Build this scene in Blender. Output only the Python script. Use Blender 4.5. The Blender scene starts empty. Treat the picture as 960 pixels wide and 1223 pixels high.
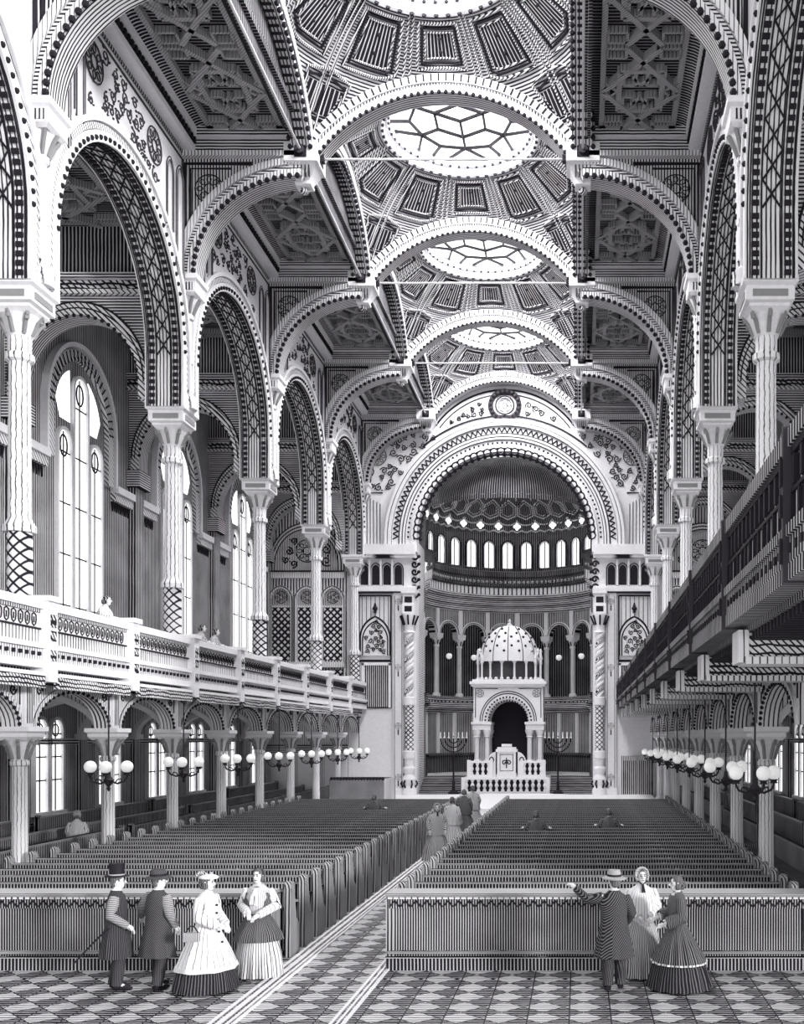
import bpy, bmesh, math, random
from mathutils import Vector, Matrix
random.seed(7)
PI = math.pi
sin, cos, sqrt = math.sin, math.cos, math.sqrt
scn = bpy.context.scene
COL = scn.collection

# ------------------------------------------------------------------ materials
INK = (0.016, 0.013, 0.020)
PAPER = (0.90, 0.90, 0.91)
def gray(v): return (v * 0.98, v * 0.965, v)

def base_mat(name, rough=0.75):
    m = bpy.data.materials.new(name); m.use_nodes = True
    nt = m.node_tree
    b = nt.nodes['Principled BSDF']
    b.inputs['Roughness'].default_value = rough
    b.inputs['Specular IOR Level'].default_value = 0.15
    return m, nt, b

def plain(name, col, rough=0.75, metal=0.0):
    m, nt, b = base_mat(name, rough)
    no = nt.nodes.new('ShaderNodeTexNoise'); no.inputs['Scale'].default_value = 9
    tc = nt.nodes.new('ShaderNodeTexCoord'); nt.links.new(tc.outputs['Object'], no.inputs['Vector'])
    mx = nt.nodes.new('ShaderNodeMix'); mx.data_type = 'RGBA'
    mx.inputs[6].default_value = (*[c * 0.88 for c in col], 1); mx.inputs[7].default_value = (*[min(1, c * 1.08) for c in col], 1)
    nt.links.new(no.outputs['Fac'], mx.inputs[0]); nt.links.new(mx.outputs[2], b.inputs['Base Color'])
    b.inputs['Metallic'].default_value = metal
    return m

AX = {'x': (1, 0, 0), 'y': (0, 1, 0), 'z': (0, 0, 1), 'v': (1, 1, 0), 'd': (0.7, 0.7, 0.7), 'e': (0.7, -0.7, 0.7), 'xz': (1, 0, 1), 'xz2': (1, 0, -1),
      'xy': (0.707, 0.707, 0), 'xy2': (0.707, -0.707, 0), 'yz': (0, 1, 1), 'yz2': (0, 1, -1)}

def hatch(name, axis='v', pitch=0.1, duty=0.5, ink=INK, paper=PAPER, coord='pos', cross=None, cpitch=None, cduty=0.3, wob=0.25, vary=0.22, angk=40, rough=0.8):
    """engraved line pattern that belongs to the surface: dark lines of a given pitch on a pale ground"""
    m, nt, b = base_mat(name, rough)
    N = nt.nodes.new; L = nt.links.new
    if coord == 'pos':
        g = N('ShaderNodeNewGeometry'); src = g.outputs['Position']
    else:
        g = N('ShaderNodeTexCoord'); src = g.outputs['Object']
    n2 = N('ShaderNodeTexNoise'); n2.inputs['Scale'].default_value = 0.9; n2.inputs['Detail'].default_value = 3; L(src, n2.inputs['Vector'])
    def mth(op, a, bb=None, c=None):
        x = N('ShaderNodeMath'); x.operation = op
        for i, q in enumerate((a, bb, c)):
            if q is None: continue
            if isinstance(q, (int, float)): x.inputs[i].default_value = q
            else: L(q, x.inputs[i])
        return x.outputs[0]
    n1 = N('ShaderNodeTexNoise'); n1.inputs['Scale'].default_value = 2.2 if coord == 'pos' else 6; L(src, n1.inputs['Vector'])
    def line(ax, p, du):
        if ax == 'ang':
            s = N('ShaderNodeSeparateXYZ'); L(src, s.inputs[0])
            a = mth('ARCTAN2', s.outputs[0], s.outputs[1]); u = mth('MULTIPLY', a, angk / (2 * PI))
        elif ax == 'rad':
            s = N('ShaderNodeVectorMath'); s.operation = 'MULTIPLY'; L(src, s.inputs[0]); s.inputs[1].default_value = (1, 1, 0)
            s2 = N('ShaderNodeVectorMath'); s2.operation = 'LENGTH'; L(s.outputs[0], s2.inputs[0]); u = mth('DIVIDE', s2.outputs['Value'], p)
        else:
            d = N('ShaderNodeVectorMath'); d.operation = 'DOT_PRODUCT'; L(src, d.inputs[0]); d.inputs[1].default_value = AX[ax]
            u = mth('DIVIDE', d.outputs['Value'], p)
        u = mth('ADD', u, mth('MULTIPLY', n1.outputs['Fac'], wob))
        t = mth('PINGPONG', u, 0.5)            # 0..0.5
        t = mth('MULTIPLY', t, 2.0)
        e = mth('ADD', mth('MULTIPLY', mth('SUBTRACT', n2.outputs['Fac'], 0.5), vary * 2), du)
        k = mth('SUBTRACT', t, e)
        k = mth('ADD', mth('MULTIPLY', k, 5.0), 0.5)
        c = N('ShaderNodeClamp'); L(k, c.inputs[0]); return c.outputs[0]
    f = line(axis, pitch, duty)
    if cross: f = mth('MULTIPLY', f, line(cross, cpitch or pitch, cduty))
    mx = N('ShaderNodeMix'); mx.data_type = 'RGBA'; L(f, mx.inputs[0])
    mx.inputs[6].default_value = (*ink, 1); mx.inputs[7].default_value = (*paper, 1)
    L(mx.outputs[2], b.inputs['Base Color'])
    return m

def glow(name, col, st):
    m, nt, b = base_mat(name)
    b.inputs['Base Color'].default_value = (*col, 1)
    b.inputs['Emission Color'].default_value = (*col, 1); b.inputs['Emission Strength'].default_value = st
    return m

def floor_mat():
    m, nt, b = base_mat('diamond_tiles', 0.55)
    N = nt.nodes.new; L = nt.links.new
    g = N('ShaderNodeNewGeometry')
    mp = N('ShaderNodeMapping'); mp.inputs['Rotation'].default_value = (0, 0, PI / 4); L(g.outputs['Position'], mp.inputs['Vector'])
    mp.inputs['Location'].default_value = (0.07, 0.05, 0.5)
    ch = N('ShaderNodeTexChecker'); ch.inputs['Scale'].default_value = 1 / 0.40; L(mp.outputs[0], ch.inputs['Vector'])
    ch.inputs['Color1'].default_value = (0, 0, 0, 1); ch.inputs['Color2'].default_value = (1, 1, 1, 1)
    def mth(op, a, bb):
        x = N('ShaderNodeMath'); x.operation = op
        for i, q in enumerate((a, bb)):
            if isinstance(q, (int, float)): x.inputs[i].default_value = q
            else: L(q, x.inputs[i])
        return x.outputs[0]
    sp = N('ShaderNodeSeparateXYZ'); L(g.outputs['Position'], sp.inputs[0])
    n1 = N('ShaderNodeTexNoise'); n1.inputs['Scale'].default_value = 3; L(g.outputs['Position'], n1.inputs['Vector'])
    t = mth('MULTIPLY', mth('PINGPONG', mth('ADD', mth('DIVIDE', sp.outputs[1], 0.11), mth('MULTIPLY', n1.outputs['Fac'], 0.5)), 0.5), 2)
    thr = mth('ADD', mth('MULTIPLY', ch.outputs['Fac'], -0.52), 0.80)
    thr = mth('ADD', thr, mth('MULTIPLY', mth('SUBTRACT', n1.outputs['Fac'], 0.5), 0.35))
    c = N('ShaderNodeClamp'); L(mth('ADD', mth('MULTIPLY', mth('SUBTRACT', t, thr), 5), 0.5), c.inputs[0])
    # joints along x and through the diamonds
    jx = mth('PINGPONG', mth('DIVIDE', sp.outputs[0], 0.5657), 0.5)
    j = mth('GREATER_THAN', jx, 0.018)
    sp2 = N('ShaderNodeSeparateXYZ'); L(mp.outputs[0], sp2.inputs[0])
    for k in (0, 1):
        q = mth('PINGPONG', mth('DIVIDE', sp2.outputs[k], 0.40), 0.5)
        j = mth('MULTIPLY', j, mth('GREATER_THAN', q, 0.025))
    f = mth('MULTIPLY', c.outputs[0], j)
    mx = N('ShaderNodeMix'); mx.data_type = 'RGBA'; L(f, mx.inputs[0])
    mx.inputs[6].default_value = (*INK, 1); mx.inputs[7].default_value = (*gray(.72), 1); L(mx.outputs[2], b.inputs['Base Color'])
    return m

M = {}
M['white'] = plain('pale_stone', gray(0.88))
M['shade'] = plain('grey_stone', gray(0.30))
M['light'] = hatch('pale_stone_fine_lines', 'v', 0.10, 0.22, paper=gray(0.88))
M['lightz'] = hatch('pale_stone_level_lines', 'z', 0.10, 0.25, paper=gray(0.86))
M['mid'] = hatch('grey_stone_lines', 'v', 0.09, 0.45, paper=gray(0.8))
M['midz'] = hatch('grey_stone_level_lines', 'z', 0.09, 0.48, paper=gray(0.8))
M['wall'] = hatch('ribbed_wall', 'v', 0.11, 0.62, paper=gray(0.75))
M['wallfar'] = hatch('ribbed_wall_far', 'v', 0.16, 0.42, paper=gray(0.78))
M['lowwall'] = hatch('ribbed_aisle_wall', 'v', 0.10, 0.52, paper=gray(0.75))
M['soffit'] = hatch('ruled_soffit', 'y', 0.10, 0.42, paper=gray(0.75))
M['soffx'] = hatch('ruled_arcade_soffit', 'x', 0.10, 0.34, paper=gray(0.82))
M['brick'] = hatch('arch_blocks', 'd', 0.12, 0.3, paper=gray(0.85))
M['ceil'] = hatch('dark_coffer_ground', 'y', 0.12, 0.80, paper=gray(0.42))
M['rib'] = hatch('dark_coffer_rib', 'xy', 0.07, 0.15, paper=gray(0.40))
M['cove'] = hatch('cove_lines', 'y', 0.12, 0.66, paper=gray(0.65))
M['domerib'] = hatch('dome_frame', 'rad', 0.07, 0.46, paper=gray(0.70), coord='obj', wob=.1)
M['domepan'] = hatch('dome_panel', 'ang', duty=0.76, angk=210, paper=gray(0.62), coord='obj', wob=.1)
M['ink'] = plain('black_line_work', (0.02, 0.017, 0.024), 0.6)
M['iron'] = plain('dark_iron', (0.05, 0.045, 0.055), 0.5)
M['steel'] = plain('pale_iron', gray(0.6), 0.45)
M['pew'] = hatch('slatted_pew_wood', 'x', 0.058, 0.70, paper=gray(0.58))
M['pewtop'] = hatch('pew_rail_wood', 'z', 0.022, 0.42, paper=gray(0.52), coord='obj')
M['pewseat'] = hatch('pew_seat_wood', 'y', 0.07, 0.7, paper=gray(0.5))
M['pewend'] = hatch('pew_end_wood', 'v', 0.06, 0.45, paper=gray(0.5))
M['pewy'] = hatch('slatted_side_pew_wood', 'y', 0.09, 0.66, paper=gray(0.65))
M['plank'] = hatch('front_partition_planks', 'x', 0.042, 0.66, paper=gray(0.62), wob=.12)
M['shaft'] = hatch('column_shaft', 'ang', duty=0.16, angk=12, paper=gray(0.9), coord='obj', wob=0.6)
M['lattice'] = hatch('lattice_shaft', 'xz', 0.26, 0.24, cross='xz2', cpitch=0.26, cduty=0.24, paper=gray(0.85), wob=0.1)
M['diaper'] = hatch('lattice_screen', 'xz', 0.36, 0.42, cross='xz2', cpitch=0.36, cduty=0.42, paper=gray(0.8), wob=0.05)
M['twist'] = hatch('twisted_shaft', 'd', 0.2, 0.35, paper=gray(0.9))
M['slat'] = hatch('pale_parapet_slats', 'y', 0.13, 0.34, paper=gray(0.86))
M['slatd'] = hatch('shaded_parapet_slats', 'y', 0.12, 0.70, paper=gray(0.6))  # right parapet turned from the light: its shade is put into the colour
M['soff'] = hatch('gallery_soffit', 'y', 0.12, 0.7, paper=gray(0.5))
M['orn'] = hatch('carved_band', 'xz', 0.10, 0.36, cross='yz', cpitch=0.12, cduty=0.3, paper=gray(0.8), wob=1.2)
M['ornd'] = hatch('dark_carved_band', 'yz', 0.15, 0.48, cross='xz', cpitch=0.2, cduty=0.4, paper=gray(0.72), wob=1.2)
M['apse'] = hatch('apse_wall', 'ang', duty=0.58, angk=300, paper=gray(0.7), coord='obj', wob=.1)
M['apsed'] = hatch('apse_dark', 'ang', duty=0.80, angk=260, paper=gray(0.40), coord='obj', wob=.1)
M['apsez'] = hatch('apse_mouldings', 'z', 0.12, 0.5, paper=gray(0.8), coord='obj')
M['dent'] = hatch('apse_dentils', 'ang', duty=0.3, angk=110, paper=gray(0.95), coord='obj', wob=.05)
M['step'] = hatch('dark_steps', 'z', 0.09, 0.6, paper=gray(0.55))
M['floor'] = floor_mat()
M['sky'] = glow('daylight_glass', (1, 1, 1), 1.6)
M['win'] = glow('window_glass', (1, 1, 1), 1.25)
M['awin'] = glow('apse_window_glass', (1, 1, 1), 0.8)
M['globe'] = glow('lamp_globe_glass', (1, 1, 1), 0.35)

# ------------------------------------------------------------------ mesh helper
class MB:
    def __init__(s): s.v = []; s.f = []; s.mi = []; s.m = 0
    def add(s, vs, fs, m=None):
        o = len(s.v); s.v += [tuple(p) for p in vs]
        for f in fs: s.f.append(tuple(o + i for i in f)); s.mi.append(s.m if m is None else m)
    def box(s, x0, x1, y0, y1, z0, z1, m=None):
        s.add([(x0, y0, z0), (x1, y0, z0), (x1, y1, z0), (x0, y1, z0), (x0, y0, z1), (x1, y0, z1), (x1, y1, z1), (x0, y1, z1)],
              [(0, 3, 2, 1), (4, 5, 6, 7), (0, 1, 5, 4), (1, 2, 6, 5), (2, 3, 7, 6), (3, 0, 4, 7)], m)
    def poly(s, pts, mp, d0, d1, m=None, ms=None):
        n = len(pts); vs = [mp(u, v, d0) for u, v in pts] + [mp(u, v, d1) for u, v in pts]
        s.add(vs, [tuple(range(n)), tuple(range(2 * n - 1, n - 1, -1))], m)
        o = len(s.v) - 2 * n
        for i in range(n):
            j = (i + 1) % n
            s.f.append((o + i, o + j, o + n + j, o + n + i)); s.mi.append(s.m if ms is None and m is None else (m if ms is None else ms))
    def band(s, a, b, mp, d0, d1, closed=False, m=None, ms=None):
        n = len(a); vs = []
        for (u, v), (w, z) in zip(a, b): vs += [mp(u, v, d0), mp(w, z, d0), mp(w, z, d1), mp(u, v, d1)]
        fs = []; ss = []
        for i in range(n if closed else n - 1):
            p = 4 * i; q = 4 * ((i + 1) % n)
            fs += [(p, p + 1, q + 1, q), (p + 2, p + 3, q + 3, q + 2)]
            ss += [(p + 1, p + 2, q + 2, q + 1), (p + 3, p, q, q + 3)]
        if not closed: fs += [(0, 3, 2, 1), (4 * n - 4, 4 * n - 3, 4 * n - 2, 4 * n - 1)]
        o = len(s.v); s.v += [tuple(p) for p in vs]
        for f in fs: s.f.append(tuple(o + i for i in f)); s.mi.append(s.m if m is None else m)
        for f in ss: s.f.append(tuple(o + i for i in f)); s.mi.append(ms if ms is not None else (s.m if m is None else m))
    def bar(s, mp, a, b, w, d0, d1, m=None):
        dx, dy = b[0] - a[0], b[1] - a[1]; l = math.hypot(dx, dy) or 1; nx, ny = -dy / l * w / 2, dx / l * w / 2
        s.poly([(a[0] + nx, a[1] + ny), (b[0] + nx, b[1] + ny), (b[0] - nx, b[1] - ny), (a[0] - nx, a[1] - ny)], mp, d0, d1, m)
    def tube(s, pts, r, n=6, closed=False, m=None, caps=True):
        pts = [Vector(p) for p in pts]; k = len(pts); rs = r if isinstance(r, (list, tuple)) else [r] * k
        vs = []; prev = None
        for i in range(k):
            if closed: t = pts[(i + 1) % k] - pts[i - 1]
            else: t = pts[min(i + 1, k - 1)] - pts[max(i - 1, 0)]
            if t.length < 1e-9: t = Vector((0, 0, 1))
            t.normalize()
            if prev is None:
                a = Vector((0, 0, 1)) if abs(t.z) < 0.9 else Vector((1, 0, 0))
                nrm = (a - t * a.dot(t)).normalized()
            else:
                nrm = prev - t * prev.dot(t)
                nrm = nrm.normalized() if nrm.length > 1e-6 else prev
            prev = nrm; bn = t.cross(nrm)
            for j in range(n):
                an = 2 * PI * j / n; vs.append(pts[i] + (nrm * cos(an) + bn * sin(an)) * rs[i])
        fs = []
        for i in range(k if closed else k - 1):
            p = i * n; q = ((i + 1) % k) * n
            for j in range(n): fs.append((p + j, p + (j + 1) % n, q + (j + 1) % n, q + j))
        if not closed and caps: fs += [tuple(range(n - 1, -1, -1)), tuple(range((k - 1) * n, k * n))]
        s.add(vs, fs, m)
    def lathe(s, c, prof, n=16, a0=0.0, a1=2 * PI, m=None, sx=1.0, sy=1.0, rot=0.0, caps=True):
        full = abs(a1 - a0 - 2 * PI) < 1e-6; k = n if full else n + 1; vs = []
        for r, z in prof:
            for j in range(k):
                a = a0 + (a1 - a0) * j / n + rot; vs.append((c[0] + r * cos(a) * sx, c[1] + r * sin(a) * sy, c[2] + z))
        fs = []
        for i in range(len(prof) - 1):
            for j in range(n if full else k - 1):
                j2 = (j + 1) % k; fs.append((i * k + j, i * k + j2, (i + 1) * k + j2, (i + 1) * k + j))
        if full and caps:
            if prof[0][0] > 1e-4: fs.append(tuple(range(k - 1, -1, -1)))
            if prof[-1][0] > 1e-4: fs.append(tuple(range((len(prof) - 1) * k, len(prof) * k)))
        s.add(vs, fs, m)
    def ball(s, c, r, n=10, m=None, sz=1.0, sx=1.0, sy=1.0):
        k = max(4, n // 2); s.lathe(c, [(max(r * sin(PI * i / k), 1e-5), -r * cos(PI * i / k) * sz) for i in range(k + 1)], n, m=m, sx=sx, sy=sy, caps=False)
    def build(s, name, mats, parent=None, origin=None, smooth=True):
        if not isinstance(mats, (list, tuple)): mats = [mats]
        o = Vector(origin) if origin is not None else (Vector(parent['_w']) if parent is not None and '_w' in parent.keys() else Vector((0, 0, 0)))
        me = bpy.data.meshes.new(name)
        me.from_pydata([(p[0] - o.x, p[1] - o.y, p[2] - o.z) for p in s.v], [], s.f)
        for mm in mats: me.materials.append(M[mm] if isinstance(mm, str) else mm)
        me.polygons.foreach_set('material_index', s.mi)
        bm = bmesh.new(); bm.from_mesh(me); bmesh.ops.recalc_face_normals(bm, faces=bm.faces); bm.to_mesh(me); bm.free()
        if smooth:
            me.polygons.foreach_set('use_smooth', [True] * len(me.polygons)); me.set_sharp_from_angle(angle=math.radians(35))
        me.update()
        ob = bpy.data.objects.new(name, me); COL.objects.link(ob)
        if parent is not None:
            ob.parent = parent
            if '_w' in parent.keys(): ob.location = o - Vector(parent['_w'])
            ob['_w'] = tuple(o)
        else:
            ob.location = o; ob['_w'] = tuple(o)
        return ob

def tag(o, label, cat, group=None):
    o['label'] = label; o['category'] = cat
    if group: o['group'] = group
    return o
def thing(name, label, cat, loc=(0, 0, 0), group=None):
    o = bpy.data.objects.new(name, None); COL.objects.link(o); o.location = loc; o['_w'] = tuple(loc); o.empty_display_size = 0.1
    return tag(o, label, cat, group)
def struct(o):
    o['kind'] = 'structure'; return o
def copy_tree(o, parent=None):
    c = o.copy(); COL.objects.link(c); c.parent = parent
    if parent is None: pass
    for ch in list(o.children): copy_tree(ch, c)
    return c
ORD = ['first', 'second', 'third', 'fourth', 'fifth', 'sixth', 'seventh', 'eighth', 'ninth', 'tenth', 'eleventh', 'twelfth', 'thirteenth', 'fourteenth', 'fifteenth',
       'sixteenth', 'seventeenth', 'eighteenth', 'nineteenth', 'twentieth'] + ['twenty-' + w for w in ('first', 'second', 'third', 'fourth', 'fifth', 'sixth', 'seventh', 'eighth', 'ninth')] + ['thirtieth', 'thirty-first', 'thirty-second']

# planes
def PY(y): return lambda u, v, d: (u, y + d, v)           # wall across the nave (faces -y for d<0)
def PX(x): return lambda u, v, d: (x + d, u, v)           # wall along the nave
def PZ(z): return lambda u, v, d: (u, v, z + d)           # ceiling / floor
def arc(cu, cv, ru, rv=None, a0=PI, a1=0.0, n=24):
    rv = ru if rv is None else rv
    return [(cu + ru * cos(a0 + (a1 - a0) * i / n), cv + rv * sin(a0 + (a1 - a0) * i / n)) for i in range(n + 1)]
def arch(cu, vs, vb, ru, rv=None, n=24):
    """round arch curve with straight legs from vb up to the springing vs"""
    return ([(cu - ru, vb)] if vb < vs - 1e-6 else []) + arc(cu, vs, ru, rv, n=n) + ([(cu + ru, vb)] if vb < vs - 1e-6 else [])
def pointed(cu, vs, vb, h, k=0.5, n=10):
    """pointed arch of half width h; arcs centred k*h beyond the middle"""
    R = h * (1 + k); top = math.acos(k * h / R)
    L = [(cu + k * h - R * cos(top * i / n), vs + R * sin(top * i / n)) for i in range(n + 1)]
    Rr = [(2 * cu - u, v) for u, v in reversed(L[:-1])]
    return [(cu - h, vb)] + L + Rr + [(cu + h, vb)]
def spiral(cu, cv, r, turns=1.5, a0=0.0, sgn=1, n=18):
    return [(cu + r * (1 - 0.85 * i / n) * cos(a0 + sgn * 2 * PI * turns * i / n), cv + r * (1 - 0.85 * i / n) * sin(a0 + sgn * 2 * PI * turns * i / n)) for i in range(n + 1)]
def lines(mb, mp, pts, r, d=0.0, m=None, closed=False, n=4):
    mb.tube([mp(u, v, d) for u, v in pts], r, n, closed, m)
def rosette(mb, mp, u, v, r, d, m=None, k=8, th=0.045):
    for q in (1.0, 0.35): lines(mb, mp, [(u + r * q * cos(2 * PI * i / 16), v + r * q * sin(2 * PI * i / 16)) for i in range(16)], r * th, d, m, True)
    for i in range(k):
        a = 2 * PI * i / k
        lines(mb, mp, [(u + r * (0.66 + 0.22 * cos(t)) * cos(a) - r * 0.16 * sin(t) * sin(a), v + r * (0.66 + 0.22 * cos(t)) * sin(a) + r * 0.16 * sin(t) * cos(a)) for t in [j * PI / 4 for j in range(8)]], r * th * .8, d, m, True)
def scrollwork(mb, mp, inside, box, size, d, m=None, seed=1, th=0.05):
    """arabesque scrolls scattered where inside(u,v) holds"""
    rnd = random.Random(seed); u0, u1, v0, v1 = box; pts = []
    for _ in range(900):
        u = rnd.uniform(u0, u1); v = rnd.uniform(v0, v1); r = size * rnd.uniform(0.6, 1.0)
        if not all(inside(u + r * cos(a), v + r * sin(a)) for a in [k * PI / 3 for k in range(6)]): continue
        if any(math.hypot(u - p[0], v - p[1]) < (r + p[2]) * 0.95 for p in pts): continue
        pts.append((u, v, r))
    for u, v, r in pts:
        a = rnd.uniform(0, 2 * PI)
        lines(mb, mp, spiral(u, v, r, 1.4, a, rnd.choice((1, -1)), 14), th, d, m)
        for q in range(3):
            b = a + q * 2.1; c = (u + r * 0.95 * cos(b), v + r * 0.95 * sin(b))
            mb.bar(mp, c, (c[0] + r * 0.35 * cos(b + 0.9), c[1] + r * 0.35 * sin(b + 0.9)), r * 0.22, d - th, d + th, m)

# ------------------------------------------------------------------ plan of the building (metres)
S = 8.625
YL = [23.0 + S * i for i in range(-1, 5)]       # column lines; YL[1] is the nearest pair of columns in the frame
A_, E_ = YL[1], YL[5]
HX = 8.2          # column plane
CX = 4.2          # corbel plane
OW = 13.1         # outer wall
ZG = 5.4          # gallery floor
ZC = 13.6         # top of the upper capitals
def side(s): return 'left' if s < 0 else 'right'
# ------------------------------------------------------------------ floor, dais
mb = MB(); mb.box(-OW - .3, OW + .3, 9, 62, -.3, 0); struct(mb.build('floor', 'floor'))
mb = MB()
for x0, x1 in ((-.80, -.75), (-.69, -.62), (-.56, -.52), (-.48, -.45), (.80, .84), (.89, .92), (.96, 1.0)): mb.box(x0, x1, 13.0, 45.2, 0, .03)
struct(mb.build('trim_1', 'white'))
mb = MB()
for i in range(3): mb.box(-3.2, 3.2, 45.3 + .4 * i, 46.6, .21 * i, .21 * (i + 1) - .002)
mb.box(-8.0, 8.0, 46.5, 57.5, 0, .64)
struct(mb.build('floor_dais', 'white'))

# ------------------------------------------------------------------ nave arcade walls
R_IN, R_OUT, ZA = 3.68, 4.29, 15.1
def nave_wall(s):
    mp = PX(s * HX); i0 = 0
    mb = MB()
    for i in range(0, 5):
        y0, y1 = YL[i], YL[i + 1]; c = (y0 + y1) / 2
        cur = arch(c, ZA, ZC, R_IN + .02, n=28)
        top = 21.9 if i > 0 else 20.6
        mb.poly([(y0, ZC)] + cur + [(y1, ZC), (y1, top), (y0, top)], lambda u, v, d: (s * (HX + d), u, v), -.45, .45, m=0, ms=1)
    w = struct(mb.build('wall_nave_' + side(s), ['white', 'soffx']))
    for i in range(0, 5):
        y0, y1 = YL[i], YL[i + 1]; c = (y0 + y1) / 2
        mq = lambda u, v, d: (s * (HX + d), u, v)
        mb = MB()
        f = lambda r: arch(c, ZA, ZC, r, n=32)
        mb.band(f(R_OUT - .02), f(4.14), mq, -.60, -.40, m=0)
        mb.band(f(4.10), f(3.96), mq, -.54, -.40, m=1)
        mb.band(f(3.94), f(R_IN), mq, -.57, .57, m=0, ms=2)
        # beaded edge
        for k in range(44):
            a = PI * (k + .5) / 44
            p = (c + 3.78 * cos(a), ZA + 3.78 * sin(a)); q = mq(p[0], p[1], -.58); mb.ball(q, .065, 6, m=3)
        # cross bands of the soffit
        for dd in (-.46, -.22, .22, .46):
            mb.band(f(R_IN + .01), f(R_IN - .02), mq, dd - .015, dd + .015, m=3)
        def den(u, v, nu, nv):      # dentils along both edges of the soffit
            for d0, d1 in ((-.42, -.27), (.27, .42)):
                tu, tv = -nv * .055, nu * .055
                mb.poly([(u + tu, v + tv), (u - tu, v - tv), (u - tu - nu * .05, v - tv - nv * .05), (u + tu - nu * .05, v + tv - nv * .05)], mq, d0, d1, m=3)
        for k in range(56):
            a = PI * (k + .5) / 56; den(c + R_IN * cos(a), ZA + R_IN * sin(a), cos(a), sin(a))
        for k in range(7):
            for sg in (-1, 1): den(c + sg * R_IN, ZC + .12 + .2 * k, sg, 0)
        for k in range(20):
            a = PI * (k + .5) / 20; t = PI / 20 * .5
            for sg in (1, -1):
                P0 = [mq(c + (R_IN - .02) * cos(a + sg * t * q), ZA + (R_IN - .02) * sin(a + sg * t * q), dd) for q, dd in ((-1, -.2), (1, .2))]
                mb.tube(P0, .025, 4, m=3)
        mb.build('arch_ring', ['white', 'brick', 'soffx', 'ink'], w)
        if i == 0: continue
        # blind tracery in the spandrels
        mb = MB()
        for sg, e in ((1, y0), (-1, y1)):
            for off, w_ in ((.85, .30), (1.6, .26)):
                u = e + sg * off; zb = ZA + sqrt(max(0, R_OUT ** 2 - (u - sg * .3 - c) ** 2)) + .25
                cu = pointed(u, 20.25 - off * .12, zb, w_, .6, 8)
                mb.band(cu, [(u + (p[0] - u) * .72, p[1] - .08) for p in cu], mq, -.56, -.44, m=0)
                ci = [(u + (p[0] - u) * .72, p[1] - .08) for p in cu]
                lines(mb, mq, cu, .022, -.56, 2); lines(mb, mq, ci, .018, -.56, 2)
                mb.bar(mq, (u, zb), (u, 20.3), .03, -.5, -.46, 2)
            rosette(mb, mq, e + sg * 2.5, 20.25, .48, -.48, 2)
            lines(mb, mq, [(e + sg * .45, 17.4), (e + sg * .45, 21.0), (c, 21.0)], .035, -.47, 2)
        ins = lambda u, v: 17.2 < v < 21.0 and math.hypot(u - c, max(v - ZA, 0)) > R_OUT + .1 and all(abs(u - (e + sg * o)) > .38 for e, sg in ((y0, 1), (y1, -1)) for o in (.85, 1.6)) and abs(u - y0) > .5 and abs(u - y1) > .5 and all(math.hypot(u - e, v - 20.25) > .6 for e in (y0 + 2.5, y1 - 2.5))
        scrollwork(mb, mq, ins, (y0, y1, 17.2, 21.0), .22, -.47, 2, 5 + i, .02)
        mb.build('blind_tracery', ['white', 'white', 'iron'], w)
        mb = MB()
        mb.box(*sorted((s * (HX - .85), s * (HX - .4))), y0, y1, 21.25, 21.42, m=0)
        mb.box(*sorted((s * (HX - .75), s * (HX - .4))), y0, y1, 21.46, 21.62, m=1)
        mb.box(*sorted((s * (HX - .95), s * (HX - .4))), y0, y1, 21.66, 21.9, m=0)
        for k in range(40):
            y = y0 + (y1 - y0) * (k + .5) / 40; mb.box(*sorted((s * (HX - .9), s * (HX - .75))), y - .05, y + .05, 21.46, 21.62, m=1)
        mb.build('cornice', ['white', 'ink'], w)
for s in (-1, 1): nave_wall(s)

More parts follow.
